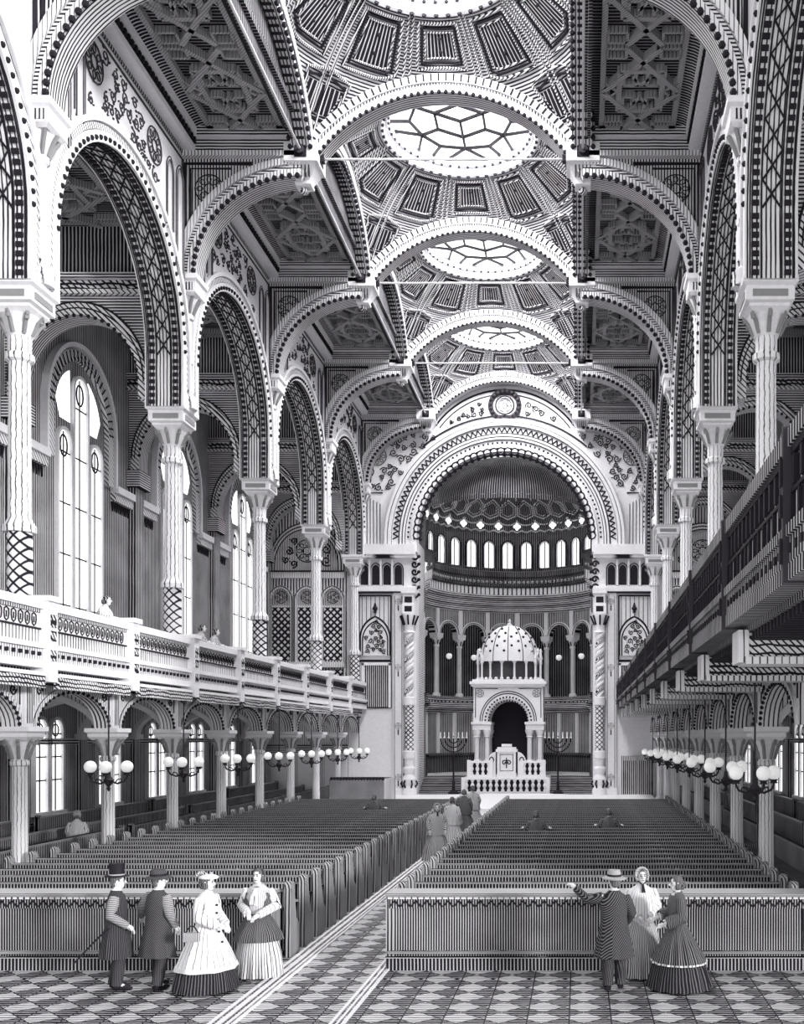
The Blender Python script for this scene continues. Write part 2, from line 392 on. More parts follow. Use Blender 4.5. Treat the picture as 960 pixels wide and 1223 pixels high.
# ------------------------------------------------------------------ columns of the arcade (gallery storey)
def upper_column(s, y, label):
    x = s * HX; t = thing('arcade_column', label, 'column', (x, y, ZG), 'tall gallery columns carrying the great arches')
    mb = MB(); mb.lathe((x, y, ZG), [(.42, 0), (.42, .25), (.34, .32), (.38, .42), (.30, .55)], 16); mb.build('base', 'white', t)
    mb = MB(); mb.lathe((x, y, 0), [(.27, ZG + .5), (.26, 8.3)], 16); mb.build('lattice_drum', 'lattice', t)
    mb = MB()
    mb.lathe((x, y, 0), [(.34, 8.28), (.34, 8.42), (.28, 8.5), (.24, 8.6), (.22, 12.0), (.30, 12.05), (.30, 12.18), (.24, 12.22), (.25, 12.62)], 16)
    mb.build('shaft', 'shaft', t)
    mb = MB()
    mb.lathe((x, y, 0), [(.26, 12.55), (.32, 12.7), (.42, 13.0), (.30, 13.0)], 12, m=0)
    for k in range(8):
        a = k * PI / 4; mb.tube([(x + .28 * cos(a), y + .28 * sin(a), 12.6), (x + .40 * cos(a), y + .40 * sin(a), 12.85), (x + .52 * cos(a), y + .52 * sin(a), 12.98), (x + .48 * cos(a), y + .48 * sin(a), 12.86)], .05, 5, m=1)
    mb.lathe((x, y, 0), [(.46, 12.98), (.62, 13.1), (.62, 13.16), (.74, 13.2), (.74, 13.5), (.84, 13.56), (.84, 13.68), (.5, 13.68)], 4, rot=PI / 4, m=0)
    # sunk panels on the block and the corner leaves above
    for dx, dy in ((0, -1), (-s, 0), (0, 1)):
        for sg in (-1, 1):
            pass
        if dy: mb.box(x - .38, x + .38, y + dy * .53 - .01, y + dy * .53 + .01, 13.27, 13.42, m=1)
        else: mb.box(x + dx * .53 - .01, x + dx * .53 + .01, y - .38, y + .38, 13.27, 13.42, m=1)
    mb.build('capital', ['white', 'shade'], t)
    # colonnette standing on the capital, nave side
    xc = s * (HX - .42)
    mb = MB()
    mb.lathe((xc, y, 0), [(.32, 13.68), (.32, 14.0), (.2, 14.1), (.24, 14.22), (.17, 14.32), (.16, 15.0), (.21, 15.05), (.21, 15.15), (.16, 15.2), (.16, 16.35), (.22, 16.4), (.22, 16.52), (.17, 16.56)], 12)
    mb.build('colonnette', 'shaft', t)
    mb = MB()
    mb.lathe((xc, y, 0), [(.18, 16.5), (.24, 16.7), (.36, 17.0), (.36, 17.02)], 10, m=0)
    for k in range(8):
        a = k * PI / 4; mb.tube([(xc + .2 * cos(a), y + .2 * sin(a), 16.55), (xc + .33 * cos(a), y + .33 * sin(a), 16.85), (xc + .42 * cos(a), y + .42 * sin(a), 17.0)], .05, 5, m=1)
    mb.lathe((xc, y, 0), [(.48, 17.0), (.6, 17.08), (.6, 17.4), (.7, 17.46), (.7, 17.6)], 4, rot=PI / 4, m=0)
    for dx in (-1, 1): mb.box(xc - .34, xc + .34, y + dx * .43 - .01, y + dx * .43 + .01, 17.13, 17.36, m=2)
    mb.build('upper_capital', ['white', 'shade', 'mid'], t)
    return t
nm = ['nearest', 'second nearest', 'third nearest', 'fourth nearest', 'farthest']
for s in (-1, 1):
    for i in range(1, 6):
        x = s * HX
        upper_column(s, YL[i] - (0 if i < 5 else .25), f'tall pale column on the {side(s)} gallery under the great arches, {nm[i-1]} one')

# ------------------------------------------------------------------ lower columns under the gallery
H = S / 2
YLow = [A_ + H * i for i in range(0, 8)]
def lower_column(s, y, label):
    x = s * HX; t = thing('gallery_column', label, 'column', (x, y, 0), f'slender columns under the {side(s)} gallery')
    mb = MB(); mb.lathe((x, y, 0), [(.30, 0), (.30, .5), (.22, .58), (.25, .68), (.19, .8)], 12); mb.build('base', 'white', t)
    mb = MB(); mb.lathe((x, y, 0), [(.17, .78), (.155, 3.15), (.2, 3.18), (.2, 3.26), (.16, 3.3)], 12); mb.build('shaft', 'shaft', t)
    mb = MB(); mb.lathe((x, y, 0), [(.16, 3.28), (.2, 3.45), (.32, 3.75), (.2, 3.75)], 10, m=0)
    for k in range(8):
        a = k * PI / 4 + .39; mb.tube([(x + .18 * cos(a), y + .18 * sin(a), 3.32), (x + .27 * cos(a), y + .27 * sin(a), 3.6), (x + .38 * cos(a), y + .38 * sin(a), 3.72), (x + .34 * cos(a), y + .34 * sin(a), 3.62)], .04, 5, m=1)
    mb.lathe((x, y, 0), [(.42, 3.72), (.52, 3.8), (.52, 3.88), (.6, 3.92), (.6, 4.02)], 4, rot=PI / 4, m=0)
    mb.build('capital', ['white', 'shade'], t)
    mb = MB(); mb.box(x - .2, x + .2, y - .2, y + .2, 4.02, 5.06, m=0)
    mb.bar(lambda u, v, d: (x - s * (.2 + d), y + u, v), (0, 4.1), (0, 5.0), .22, 0, .03, m=1)
    mb.build('pier', ['white', 'mid'], t)
for s in (-1, 1):
    for i, y in enumerate(YLow):
        lower_column(s, y, f'slender white column under the {side(s)} gallery, {ORD[i]} from the front')

# gallery arches between the lower columns
for s in (-1, 1):
    mb = MB(); mq = lambda u, v, d: (s * (HX + d), u, v)
    ys = [A_ - H] + YLow + [E_ + .2]
    for y0, y1 in zip(ys[:-1], ys[1:]):
        c = (y0 + y1) / 2; hw = (y1 - y0) / 2 - .22
        cur = arch(c, 4.02, 4.02, hw - .06, .92, 16)
        mb.poly([(y0 + .2, 4.02)] + cur + [(y1 - .2, 4.02), (y1 - .2, 5.06), (y0 + .2, 5.06)], mq, -.14, .14, m=0, ms=1)
        mb.band(arch(c, 4.02, 4.02, hw, .98, 18), arch(c, 4.02, 4.02, hw - .14, .86, 18), mq, -.2, .2, m=0, ms=1)
        for k in range(22):
            a = PI * (k + .5) / 22; q = mq(c + (hw - .15) * cos(a), 4.02 + .85 * sin(a), -.2); mb.ball(q, .045, 5, m=2)
        for sg, e in ((1, y0), (-1, y1)):
            lines(mb, mq, spiral(e + sg * .55, 4.83, .14, 1.3, 0, sg, 12), .02, -.15, 2)
            lines(mb, mq, [(e + sg * .28, 4.5), (e + sg * .28, 5.0), (e + sg * 1.3, 5.0)], .02, -.15, 2)
    struct(mb.build('wall_aisle_arches_' + side(s), ['light', 'soffx', 'ink']))

# ------------------------------------------------------------------ galleries
GF = {-1: -7.62, 1: 6.12}         # face of the parapet
for s in (-1, 1):
    xf = GF[s]; yf = A_ - 6 if s < 0 else 8.0
    mb = MB(); mb.box(*sorted((xf + s * .25, s * OW)), yf, E_, 5.22, ZG, m=0)
    # joists below the overhanging edge
    n = int((E_ - yf) / .22)
    for k in range(n):
        y = yf + (k + .5) * .22
        mb.box(*sorted((xf + s * .3, s * (HX - .2))), y - .05, y + .05, 5.1, 5.22, m=1)
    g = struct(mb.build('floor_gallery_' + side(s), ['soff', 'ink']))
    if s < 0:
        mb = MB(); mb.box(s * HX - .25, s * HX + .35, A_ - 6, E_, 5.06, 5.21, m=0); mb.build('edge_beam', 'ornd', g)
        mb = MB()
        ys = [A_ - H] + YLow
        for y0, y1 in zip(ys[:-1], ys[1:]): mb.box(xf + .02, xf + .14 , y0 + .3, y1 - .3, 4.86, 5.12, m=0); mb.box(xf, xf + .16, y0 + .3, y1 - .3, 5.12, 5.2, m=1)
        mb.build('hung_frieze', ['orn', 'white'], g)
    else:
        # cross beams carried out to the parapet
        for y in [YLow[0] - H * 2, YLow[0] - H] + YLow:
            b = MB(); b.box(xf + .25, OW, y - .28, y + .28, 4.86, 5.2, m=0); b.box(xf + .2, OW, y - .31, y + .31, 4.78, 4.88, m=1); b.box(xf + .12, xf + .26, y - .3, y + .3, 4.8, 5.24, m=1)
            b.build('cross_beam', ['orn', 'light'], g)
    # inner arches over the aisle, one at each column
    for y in YLow:
        b = MB(); mp = PY(y)
        c = s * (HX + OW) / 2; hw = (OW - HX) / 2 - .2
        cur = arch(c, 3.9, 3.9, hw, 1.05, 18)
        u0, u1 = sorted((s * (HX + .2), s * OW))
        b.poly([(u0, 3.9)] + cur + [(u1, 3.9), (u1, 5.22), (u0, 5.22)], mp, -.15, .15, m=0, ms=1)
        b.band(arch(c, 3.9, 3.9, hw + .12, 1.17, 18), arch(c, 3.9, 3.9, hw - .05, 1.0, 18), mp, -.2, .2, m=2)
        b.build('aisle_arch', ['light', 'soffit', 'white'], g)

def parapet(s):
    xf = GF[s]; t = thing('gallery_parapet', 'long white gallery parapet on the left with a band of carved loops' if s < 0 else 'long slatted gallery parapet, coloured as if in shade, rising steeply on the right', 'parapet', (xf, A_ - 6, ZG), )
    ya, yb = (A_ - 4.4 if s < 0 else 8.0), E_ - .1
    pale = s < 0; kx = 1.0 if pale else .45
    X = lambda a, b: sorted((xf + s * a * (kx if a < 0 else 1), xf + s * b))
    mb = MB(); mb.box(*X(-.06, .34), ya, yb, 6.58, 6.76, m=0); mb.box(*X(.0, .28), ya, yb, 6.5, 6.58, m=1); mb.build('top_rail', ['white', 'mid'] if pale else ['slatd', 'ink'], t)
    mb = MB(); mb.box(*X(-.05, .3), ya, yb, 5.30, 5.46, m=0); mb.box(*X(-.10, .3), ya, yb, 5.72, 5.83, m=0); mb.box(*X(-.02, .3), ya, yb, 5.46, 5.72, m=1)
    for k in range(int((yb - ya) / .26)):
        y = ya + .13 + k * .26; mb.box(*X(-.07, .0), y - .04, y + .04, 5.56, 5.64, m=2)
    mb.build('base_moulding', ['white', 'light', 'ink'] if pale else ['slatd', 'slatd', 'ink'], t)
    yq = YLow if s < 0 else [YLow[0] - H * 3, YLow[0] - H * 2, YLow[0] - H] + YLow
    ys = [ya] + yq + [yb]
    for y0, y1 in zip(ys[:-1], ys[1:]):
        mb = MB(); mb.box(*X(.03, .2), y0, y1, 5.83, 6.15, m=0); mb.box(*X(.0, .2), y0, y1, 6.13, 6.17, m=1); mb.box(*X(.05, .2), y0, y1, 6.17, 6.5, m=2)
        mq = lambda u, v, d: (xf + s * d, u, v)
        if pale: pn_ = mb.build('panel', ['slat', 'ink', 'white', 'ink'], t); mb = MB()
        if pale:
            n = max(4, int((y1 - y0 - .4) / .27))
            for k in range(n):
                u = y0 + .3 + (y1 - y0 - .6) * (k + .5) / n
                lines(mb, mq, [(u + .10 * sin(q * PI / 4) * (1.15 if q in (3, 4, 5) else .9), 6.34 - .14 * cos(q * PI / 4)) for q in range(8)], .018, .04, 3, True)
                mb.bar(mq, (u, 6.27), (u, 6.40), .022, .03, .06, 3)
        else:
            n = int((y1 - y0) / .3)
            for k in range(n):
                u = y0 + (y1 - y0) * (k + .5) / n; mb.box(*X(-.01, .05), u - .04, u + .04, 6.2, 6.48, m=1)
                mb.box(*X(-.01, .05), u + .08, u + .12, 5.86, 6.12, m=1)
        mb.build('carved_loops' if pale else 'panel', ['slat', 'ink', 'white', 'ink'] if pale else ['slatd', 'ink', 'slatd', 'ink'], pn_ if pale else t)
    for y in yq:
        mb = MB(); w = .2 if pale else .05
        mb.box(*X(-.16, .3), y - w, y + w, 5.0 if pale else 5.28, 6.82 if pale else 6.77, m=0)
        for z0, z1 in ((5.9, 6.12), (6.2, 6.48), (5.46, 5.7)): mb.box(*X(-.175, -.1), y - w * .6, y + w * .6, z0, z1, m=1)
        po = mb.build('post', ['white', 'ornd'] if pale else ['iron', 'ink'], t)
        
        if pale: mb = MB(); mb.box(*X(-.22, .34), y - w - .05, y + w + .05, 6.76, 6.88, m=0); mb.build('cap', 'white', po)
    return t
for s in (-1, 1): parapet(s)

# ------------------------------------------------------------------ outer walls with windows
win_no = [0]
def frame_window(y, s, wall, three):
    """upper: three lancets under one round head; lower: a pair of round headed lights"""
    win_no[0] += 1; xw = s * OW
    mq = lambda u, v, d: (s * (OW + d), u, v)
    w = bpy.data.objects.new(f'window_{win_no[0]}', None); COL.objects.link(w); w.location = (xw, y, 7.2 if three else 1.4); w['_w'] = tuple(w.location); struct(w)
    lights = [(-1.12, .42, 13.6), (0, .46, 15.6), (1.12, .42, 13.6)] if three else [(-.5, .36, 4.0), (.5, .36, 4.0)]
    zb = 7.2 if three else 1.4
    for du, hw, zs in lights:
        mb = MB(); cur = arch(y + du, zs, zb, hw, n=12)
        mb.poly(cur, mq, -.02, .03); mb.build('glass', 'win', w)
        mb = MB(); mb.band(arch(y + du, zs, zb, hw + .1, n=12), arch(y + du, zs, zb, hw, n=12), mq, -.12, .1, m=0)
        mb.bar(mq, (y + du, zb), (y + du, zs + hw * .9), .04, -.05, -.02, m=1)
        k = 0; z = zb + 1.0
        st = 1.7 if three else .75
        while z < zs: mb.bar(mq, (y + du - hw, z), (y + du + hw, z), .045, -.05, -.02, m=1); z += st
        if three: lines(mb, mq, [(y + du + .24 * cos(q * PI / 6), zs - .1 + .36 * sin(q * PI / 6)) for q in range(12)], .035, -.04, 1, True)
        else: lines(mb, mq, [(y + du + .2 * cos(q * PI / 6), zs + .02 + .2 * sin(q * PI / 6)) for q in range(12)], .025, -.04, 1, True)
        mb.box(*sorted((s * (OW - .2), s * OW)), y + du - hw - .12, y + du + hw + .12, zb - .12, zb, m=0)
        mb.build('frame', ['white', 'ink'], w)
    if three:
        for sg in (-1, 1):   # the two glazed quadrants over the side lights
            mb = MB()
            R = 1.62; pts = []
            a0, a1 = math.radians(14), math.radians(66)
            out = [(y + sg * R * cos(a0 + (a1 - a0) * q / 8), 14.55 + 1.75 * sin(a0 + (a1 - a0) * q / 8)) for q in range(9)]
            mb.poly(out + [(y + sg * .62, 14.4), (y + sg * 1.3, 14.4)], mq, -.02, .03); mb.build('glass', 'win', w)
    return w
for s in (-1, 1):
    mq = lambda u, v, d: (s * (OW + d), u, v)
    mb = MB(); x0, x1 = sorted((s * OW, s * (OW + .4)))
    mb.box(x0, x1, A_ - 9, E_, 0, 5.3, m=0); mb.box(x0, x1, A_ - 9, E_, 5.3, 19.2, m=1)
    w = struct(mb.build('wall_outer_' + side(s), ['lowwall', 'wall']))
    b = MB(); b.box(*sorted((s * (OW - .12), s * OW)), A_ - 9, E_, 3.55, 3.75, m=0); b.box(*sorted((s * (OW - .1), s * OW)), A_ - 9, E_, 1.0, 1.1, m=0); b.build('string_course', 'midz', w)
    for i in range(0, 5):
        c = (YL[i] + YL[i + 1]) / 2
        if i >= 1 or s > 0:
            frame_window(c, s, w, True)
            b = MB()
            b.band(arch(c, 14.6, 12.9, 2.35, 2.35, 24), arch(c, 14.6, 12.9, 1.95, 2.0, 24), mq, -.16, 0, m=0)
            b.band(arch(c, 14.6, 12.9, 2.55, 2.6, 24), arch(c, 14.6, 12.9, 2.42, 2.45, 24), mq, -.24, 0, m=1)
            for k in range(26):
                a = PI * (k + .5) / 26; p = [(c + r * cos(a), 14.6 + r * sin(a)) for r in (1.98, 2.33)]; b.bar(mq, p[0], p[1], .06, -.18, -.14, m=2)
            for sg in (-1, 1):
                u0, u1 = sorted((c + sg * 2.45, c + sg * (S / 2 - .4)))
                b.box(*sorted((s * (OW - .3), s * OW)), u0, u1, 12.75, 13.0, m=1); b.box(*sorted((s * (OW - .2), s * OW)), u0, u1, 12.45, 12.75, m=0)
                for k in range(9):
                    u = u0 + (u1 - u0) * (k + .5) / 9; b.poly([(u - .06, 12.45), (u + .06, 12.45), (u, 12.1)], mq, -.06, -.02, m=2)
            b.build('window_surround', ['brick', 'white', 'ink'], w)
    for i in range(1, 6):
        y = YL[i] - (0.3 if i == 5 else 0)
        b = MB(); b.box(*sorted((s * (OW - .3), s * OW)), y - .35, y + .35, ZG, 13.3, m=0); b.box(*sorted((s * (OW - .5), s * OW)), y - .5, y + .5, 13.3, 13.95, m=1)
        b.build('pilaster', ['wall', 'midz'], w)
    for k in range(0, 9):
        y = A_ - H / 2 + H * k
        if s < 0 and k < 2: continue
        frame_window(y, s, w, False)
    for y in YLow:
        b = MB(); b.box(*sorted((s * (OW - .2), s * OW)), y - .22, y + .22, 0, 3.7, m=0); b.box(*sorted((s * (OW - .3), s * OW)), y - .32, y + .32, 3.7, 3.9, m=1); b.build('pilaster', ['lowwall', 'white'], w)

# ------------------------------------------------------------------ gallery transverse arches and ceilings
def star_coffer(mb, mp, u0, u1, v0, v1, d0, d1, w=.13, m=1):
    """interlaced star ribs filling a rectangle"""
    U, V = u1 - u0, v1 - v0; P = lambda a, b: (u0 + a * U, v0 + b * V)
    for a, b in (((0, .03), (1, .03)), ((0, .97), (1, .97)), ((.04, 0), (.04, 1)), ((.96, 0), (.96, 1))): mb.bar(mp, P(*a), P(*b), w, d0, d1, m)
    for k in range(2):
        q = k * .5
        f = lambda a, b: P(a, q + b * .5)
        # interlaced diagonals, crossing at the ends
        for a, b in (((.3, .02), (.96, .5)), ((.7, .02), (.04, .5)), ((.04, .5), (.7, .98)), ((.96, .5), (.3, .98))): mb.bar(mp, f(*a), f(*b), w, d0 - .04, d1, m)
        # upright square of the star
        for a, b in (((.24, .27), (.76, .27)), ((.76, .27), (.76, .73)), ((.76, .73), (.24, .73)), ((.24, .73), (.24, .27))): mb.bar(mp, f(*a), f(*b), w, d0 - .02, d1, m)
        # inner small squares and chevrons
        for cx, cy in ((.36, .36), (.64, .36), (.36, .64), (.64, .64)):
            h = .07
            pts = [(cx - h, cy - h), (cx + h, cy - h), (cx + h, cy + h), (cx - h, cy + h)]
            for i in range(4): mb.bar(mp, f(*pts[i]), f(*pts[(i + 1) % 4]), w * .6, d0, d1, m)
        for cy, sg in ((.30, 1), (.70, -1)):
            mb.bar(mp, f(.40, cy + sg * .04), f(.5, cy + sg * .13), w * .6, d0, d1, m); mb.bar(mp, f(.60, cy + sg * .04), f(.5, cy + sg * .13), w * .6, d0, d1, m)
        for cx, sg in ((.12, 1), (.88, -1)):
            mb.bar(mp, f(cx - sg * .06, .40), f(cx + sg * .1, .5), w * .6, d0, d1, m); mb.bar(mp, f(cx - sg * .06, .60), f(cx + sg * .1, .5), w * .6, d0, d1, m)
        # end panels
        for b0, b1 in ((.03, .13), (.87, .97)):
            for a0, a1 in ((.08, .3), (.7, .92)):
                pts = [(a0, b0), (a1, b0), (a1, b1), (a0, b1)]
                for i in range(4): mb.bar(mp, f(*pts[i]), f(*pts[(i + 1) % 4]), w * .5, d0, d1, m)
for s in (-1, 1):
    x0, x1 = sorted((s * (HX + .45), s * OW))
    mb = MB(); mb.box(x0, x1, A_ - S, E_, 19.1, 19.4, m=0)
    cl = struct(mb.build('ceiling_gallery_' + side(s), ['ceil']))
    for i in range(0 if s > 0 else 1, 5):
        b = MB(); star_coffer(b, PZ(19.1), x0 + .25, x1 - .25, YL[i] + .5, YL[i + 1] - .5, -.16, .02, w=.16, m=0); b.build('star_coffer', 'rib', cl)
    for i in range(1, 6):
        y = YL[i] - (.5 if i == 5 else 0); mp = PY(y); c = s * (HX + .45 + OW) / 2; hw = (OW - HX - .45) / 2 - .12
        b = MB(); cur = arch(c, 14.4, 13.9, hw - .1, 2.25, 20)
        b.poly([(x0, 13.9)] + cur + [(x1, 13.9), (x1, 17.1), (x0, 17.1)], mp, -.3, .3, m=0, ms=1)
        b.box(x0, x1, y - .25, y + .25, 17.1, 19.1, m=5)
        b.band(arch(c, 14.4, 13.9, hw, 2.4, 24), arch(c, 14.4, 13.9, hw - .3, 2.0, 24), mp, -.4, .4, m=2, ms=1)
        for k in range(26):
            a = PI * (k + .5) / 26; b.ball((c + (hw - .32) * cos(a), y - .4, 14.4 + 1.98 * sin(a)), .06, 5, m=3)
        lines(b, mp, arc(c, 14.4, hw - .02, 2.38, n=24), .03, -.41, 3); lines(b, mp, arc(c, 14.4, hw - .14, 2.2, n=24), .02, -.41, 3)
        b.box(x0, x1, y - .5, y + .4, 17.0, 17.12, m=2); b.box(x0, x1, y - .42, y + .4, 17.12, 17.42, m=4); b.box(x0, x1, y - .55, y + .4, 17.42, 17.6, m=0)
        b.build('transverse_arch', ['midz', 'soffit', 'brick', 'ink', 'ornd', 'wall'], cl)

# ------------------------------------------------------------------ nave side ceilings, quarter arches, entablatures
ZS = 22.0
for s in (-1, 1):
    x0, x1 = sorted((s * CX, s * (HX - .4)))
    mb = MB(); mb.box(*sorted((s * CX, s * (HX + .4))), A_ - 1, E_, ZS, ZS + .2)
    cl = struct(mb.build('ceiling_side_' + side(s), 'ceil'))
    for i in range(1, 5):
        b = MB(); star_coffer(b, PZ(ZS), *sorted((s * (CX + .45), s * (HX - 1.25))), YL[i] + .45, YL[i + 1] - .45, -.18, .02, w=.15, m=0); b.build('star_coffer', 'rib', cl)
        b = MB(); mqq = lambda u, v, d: (s * u, d, v)
        o = [(HX - .5 - .9 * (1 - cos(q * PI / 16)), ZS - .85 + .85 * sin(q * PI / 16)) for q in range(9)]
        i2 = [(p[0] + .08, p[1] + .06) for p in o]
        b.band(o, i2, mqq, YL[i] + .4, YL[i + 1] - .4); b.build('cove', 'cove', cl)
    for i in range(1, 6):
        y = YL[i] - (.42 if i == 5 else 0); mp = lambda u, v, d: (s * u, y + d, v)
        b = MB(); z0 = 17.6
        E = lambda ru, rv, n=22: [(CX + ru * cos(PI / 2 * q / n), z0 + rv * sin(PI / 2 * q / n)) for q in range(n + 1)]
        b.poly(E(3.30, 3.05) + [(CX, 21.1), (HX - .1, 21.1), (HX - .1, z0)], mp, -.3, .3, m=0, ms=1)
        b.band(E(3.74, 3.5), E(3.55, 3.30), mp, -.44, .44, m=2); b.band(E(3.53, 3.28), E(3.42, 3.17), mp, -.38, .38, m=4); b.band(E(3.40, 3.15), E(3.22, 2.95), mp, -.42, .42, m=2, ms=1)
        for k in range(22):
            a = PI / 2 * (k + .5) / 22; q = mp(CX + 3.22 * cos(a), z0 + 2.95 * sin(a), -.42); b.ball(q, .085, 6, m=3)
        # square spandrel panel with rosette
        if i < 5 or True:
            pan = [(HX - .5, 18.9), (HX - .5, 20.95), (CX + 1.9, 20.95)]
            lines(b, mp, [(HX - .5, 18.6), (HX - .5, 20.95), (CX + 1.5, 20.95)], .06, -.31, 3); lines(b, mp, [(HX - .66, 18.9), (HX - .66, 20.8), (CX + 2.1, 20.8)], .035, -.31, 3)
            rosette(b, mp, HX - 1.22, 20.2, .42, -.32, 3)
            ins = lambda u, v: u < HX - .75 and v < 20.72 and (u - CX) ** 2 / 3.95 ** 2 + (v - z0) ** 2 / 3.72 ** 2 > 1 and math.hypot(u - HX + 1.22, v - 20.2) > .55
            scrollwork(b, mp, ins, (CX + 1.5, HX - .7, 18.5, 20.8), .2, -.32, 3, 3 + i, .03)
        b.box(*sorted((s * CX, s * (HX - .1))), y - .5, y + .5, 21.1, 21.25, m=2); b.box(*sorted((s * CX, s * (HX - .1))), y - .42, y + .42, 21.25, 21.62, m=5); b.box(*sorted((s * CX, s * (HX - .1))), y - .6, y + .6, 21.62, 21.92, m=4)
        b.build('quarter_arch', ['mid' if i < 5 else 'light', 'soffit', 'light', 'ink', 'midz', 'midz'], cl)

# ------------------------------------------------------------------ nave domes: sail vaults with ribs, coffers and skylights
ZD, RD, RS = 18.44, 6.65, 2.62
def dz(x, y, R=RD): return ZD + sqrt(max(R * R - x * x - y * y, .01))
hy = S / 2
def bnd(a):
    ca, sa = abs(cos(a)), abs(sin(a)); return min(CX / ca if ca > 1e-6 else 99, hy / sa if sa > 1e-6 else 99)
for i in range(1, 5):
    cy = (YL[i] + YL[i + 1]) / 2
    mb = MB(); na, nr = 96, 10; vs = []; fs = []
    for j in range(na):
        a = 2 * PI * j / na; B = bnd(a)
        for k in range(nr + 1):
            r = RS - .1 + (B - RS + .1) * k / nr; x, y = r * cos(a), r * sin(a); vs.append((x, cy + y, dz(x, y)))
    for j in range(na):
        for k in range(nr): fs.append((j * (nr + 1) + k, ((j + 1) % na) * (nr + 1) + k, ((j + 1) % na) * (nr + 1) + k + 1, j * (nr + 1) + k + 1))
    mb.add(vs, fs)
    dome = struct(mb.build('ceiling_dome_' + ORD[i - 1], 'domerib', origin=(0, cy, ZD)))
    # coffers: one frame and one sunk field per sector
    fr = MB(); pn = MB(); nsec = 12
    sph = lambda r, a, off: (r * cos(a), cy + r * sin(a), ZD + (sqrt(max(RD * RD - r * r, .01))) - off)
    for q in range(nsec):
        a = 2 * PI * q / nsec; h = PI / nsec
        def lim(t): return bnd(t) - .38
        r0 = 2.9
        def ring(ins):
            hh = h - .075 - ins / 3.6; pts = []
            for k in range(7): t = a - hh + 2 * hh * k / 6; pts.append((min(lim(t), 4.35) - ins, t))
            for k in range(7): t = a + hh - 2 * hh * k / 6; pts.append((r0 + ins, t))
            return pts
        if min(lim(a - h), lim(a + h), lim(a)) < r0 + .35: continue
        for ins, r_ in ((0, .05), (.12, .04), (.22, .03)):
            fr.tube([sph(r, t, .04) for r, t in ring(ins)], r_, 5, True, m=0 if ins != .12 else 1)
        pts = ring(.24); vs = [sph(r, t, .03) for r, t in pts]
        pn.add(vs, [(k, k + 1, 12 - k, 13 - k) for k in range(6)])
        for rr in (.35, .65):
            r = r0 + (min(lim(a), 4.35) - r0) * rr; c = sph(r, a, .05); fr.ball(c, .06, 6, m=1)
    for q in range(nsec):      # radial ribs
        a = 2 * PI * (q + .5) / nsec; B = bnd(a) - .25
        for da in (-.022, .022): fr.tube([sph(2.75 + (B - 2.75) * k / 8, a + da, .05) for k in range(9)], .045, 5, m=0)
    for q in range(4):         # pendentive coffers in the corners
        a0 = math.atan2(hy, CX); a = [a0, PI - a0, PI + a0, -a0][q]
        for ins, r_ in ((0, .05), (.14, .04)):
            pts = [(4.65 + ins, a - .15 + ins * .05), (5.5 - ins * .6, a - .08 + ins * .08), (5.5 - ins * .6, a + .08 - ins * .08), (4.65 + ins, a + .15 - ins * .05), (4.5 + ins, a)]
            P2 = []
            for j in range(5):
                (r, t), (r2, t2) = pts[j], pts[(j + 1) % 5]
                P2 += [(r + (r2 - r) * k / 4, t + (t2 - t) * k / 4) for k in range(4)]
            fr.tube([sph(r, t, .05) for r, t in P2], r_, 5, True, m=0 if ins == 0 else 1)
        pn.add([sph(4.85, a - .12, .03), sph(5.35, a - .06, .03), sph(5.35, a + .06, .03), sph(4.85, a + .12, .03)], [(0, 1, 2, 3)])
    fr.build('coffer_frames', ['mid', 'ink'], dome); pn.build('coffer_fields', 'domepan', dome, origin=(0, cy, ZD))
    # skylight ring, glass and glazing bars
    zr = dz(RS, 0)
    sk = bpy.data.objects.new('window_skylight_' + ORD[i - 1], None); COL.objects.link(sk); sk.location = (0, cy, zr); sk['_w'] = tuple(sk.location); struct(sk)
    b = MB(); b.lathe((0, cy, zr), [(RS + .12, .1), (RS + .16, -.05), (RS + .05, -.14), (RS - .05, -.10), (RS - .05, .12), (RS - .2, .14), (RS - .22, .5)], 48, m=0, caps=False)
    for k in range(48): a = 2 * PI * k / 48; b.ball((RS * cos(a), cy + RS * sin(a), zr - .13), .07, 6, m=1); b.ball(((RS - .2) * cos(a), cy + (RS - .2) * sin(a), zr + .13), .06, 5, m=1)
    b.build('ring', ['white', 'ink'], sk)
    b = MB(); b.lathe((0, cy, zr + .42), [(1e-4, 0), (RS - .15, 0), (RS - .15, .04), (1e-4, .04)], 48, caps=False); b.build('glass', 'sky', sk)
    b = MB(); mp = lambda u, v, d: (u, cy + v, zr + .40 + d); R = RS - .2
    pt = lambda r, a: (r * cos(a), r * sin(a))
    for k in range(6):
        a = PI / 6 + k * PI / 3
        b.bar(mp, pt(.95, a), pt(.95, a + PI / 3), .075, -.06, .02)
        b.bar(mp, pt(.95, a), pt(1.65, a), .075, -.06, .02)
        b.bar(mp, pt(1.65, a), pt(1.75, a + PI / 6), .075, -.06, .02); b.bar(mp, pt(1.75, a + PI / 6), pt(1.65, a + PI / 3), .075, -.06, .02)
        for t in (a - .28, a + .28): b.bar(mp, pt(1.65, a), pt(R, t), .075, -.06, .02)
        b.bar(mp, pt(1.75, a + PI / 6), pt(R, a + PI / 6), .075, -.06, .02)
        if k % 2: b.bar(mp, (0, 0), pt(.95, a), .075, -.06, .02)
    b.build('glazing_bars', 'iron', sk)
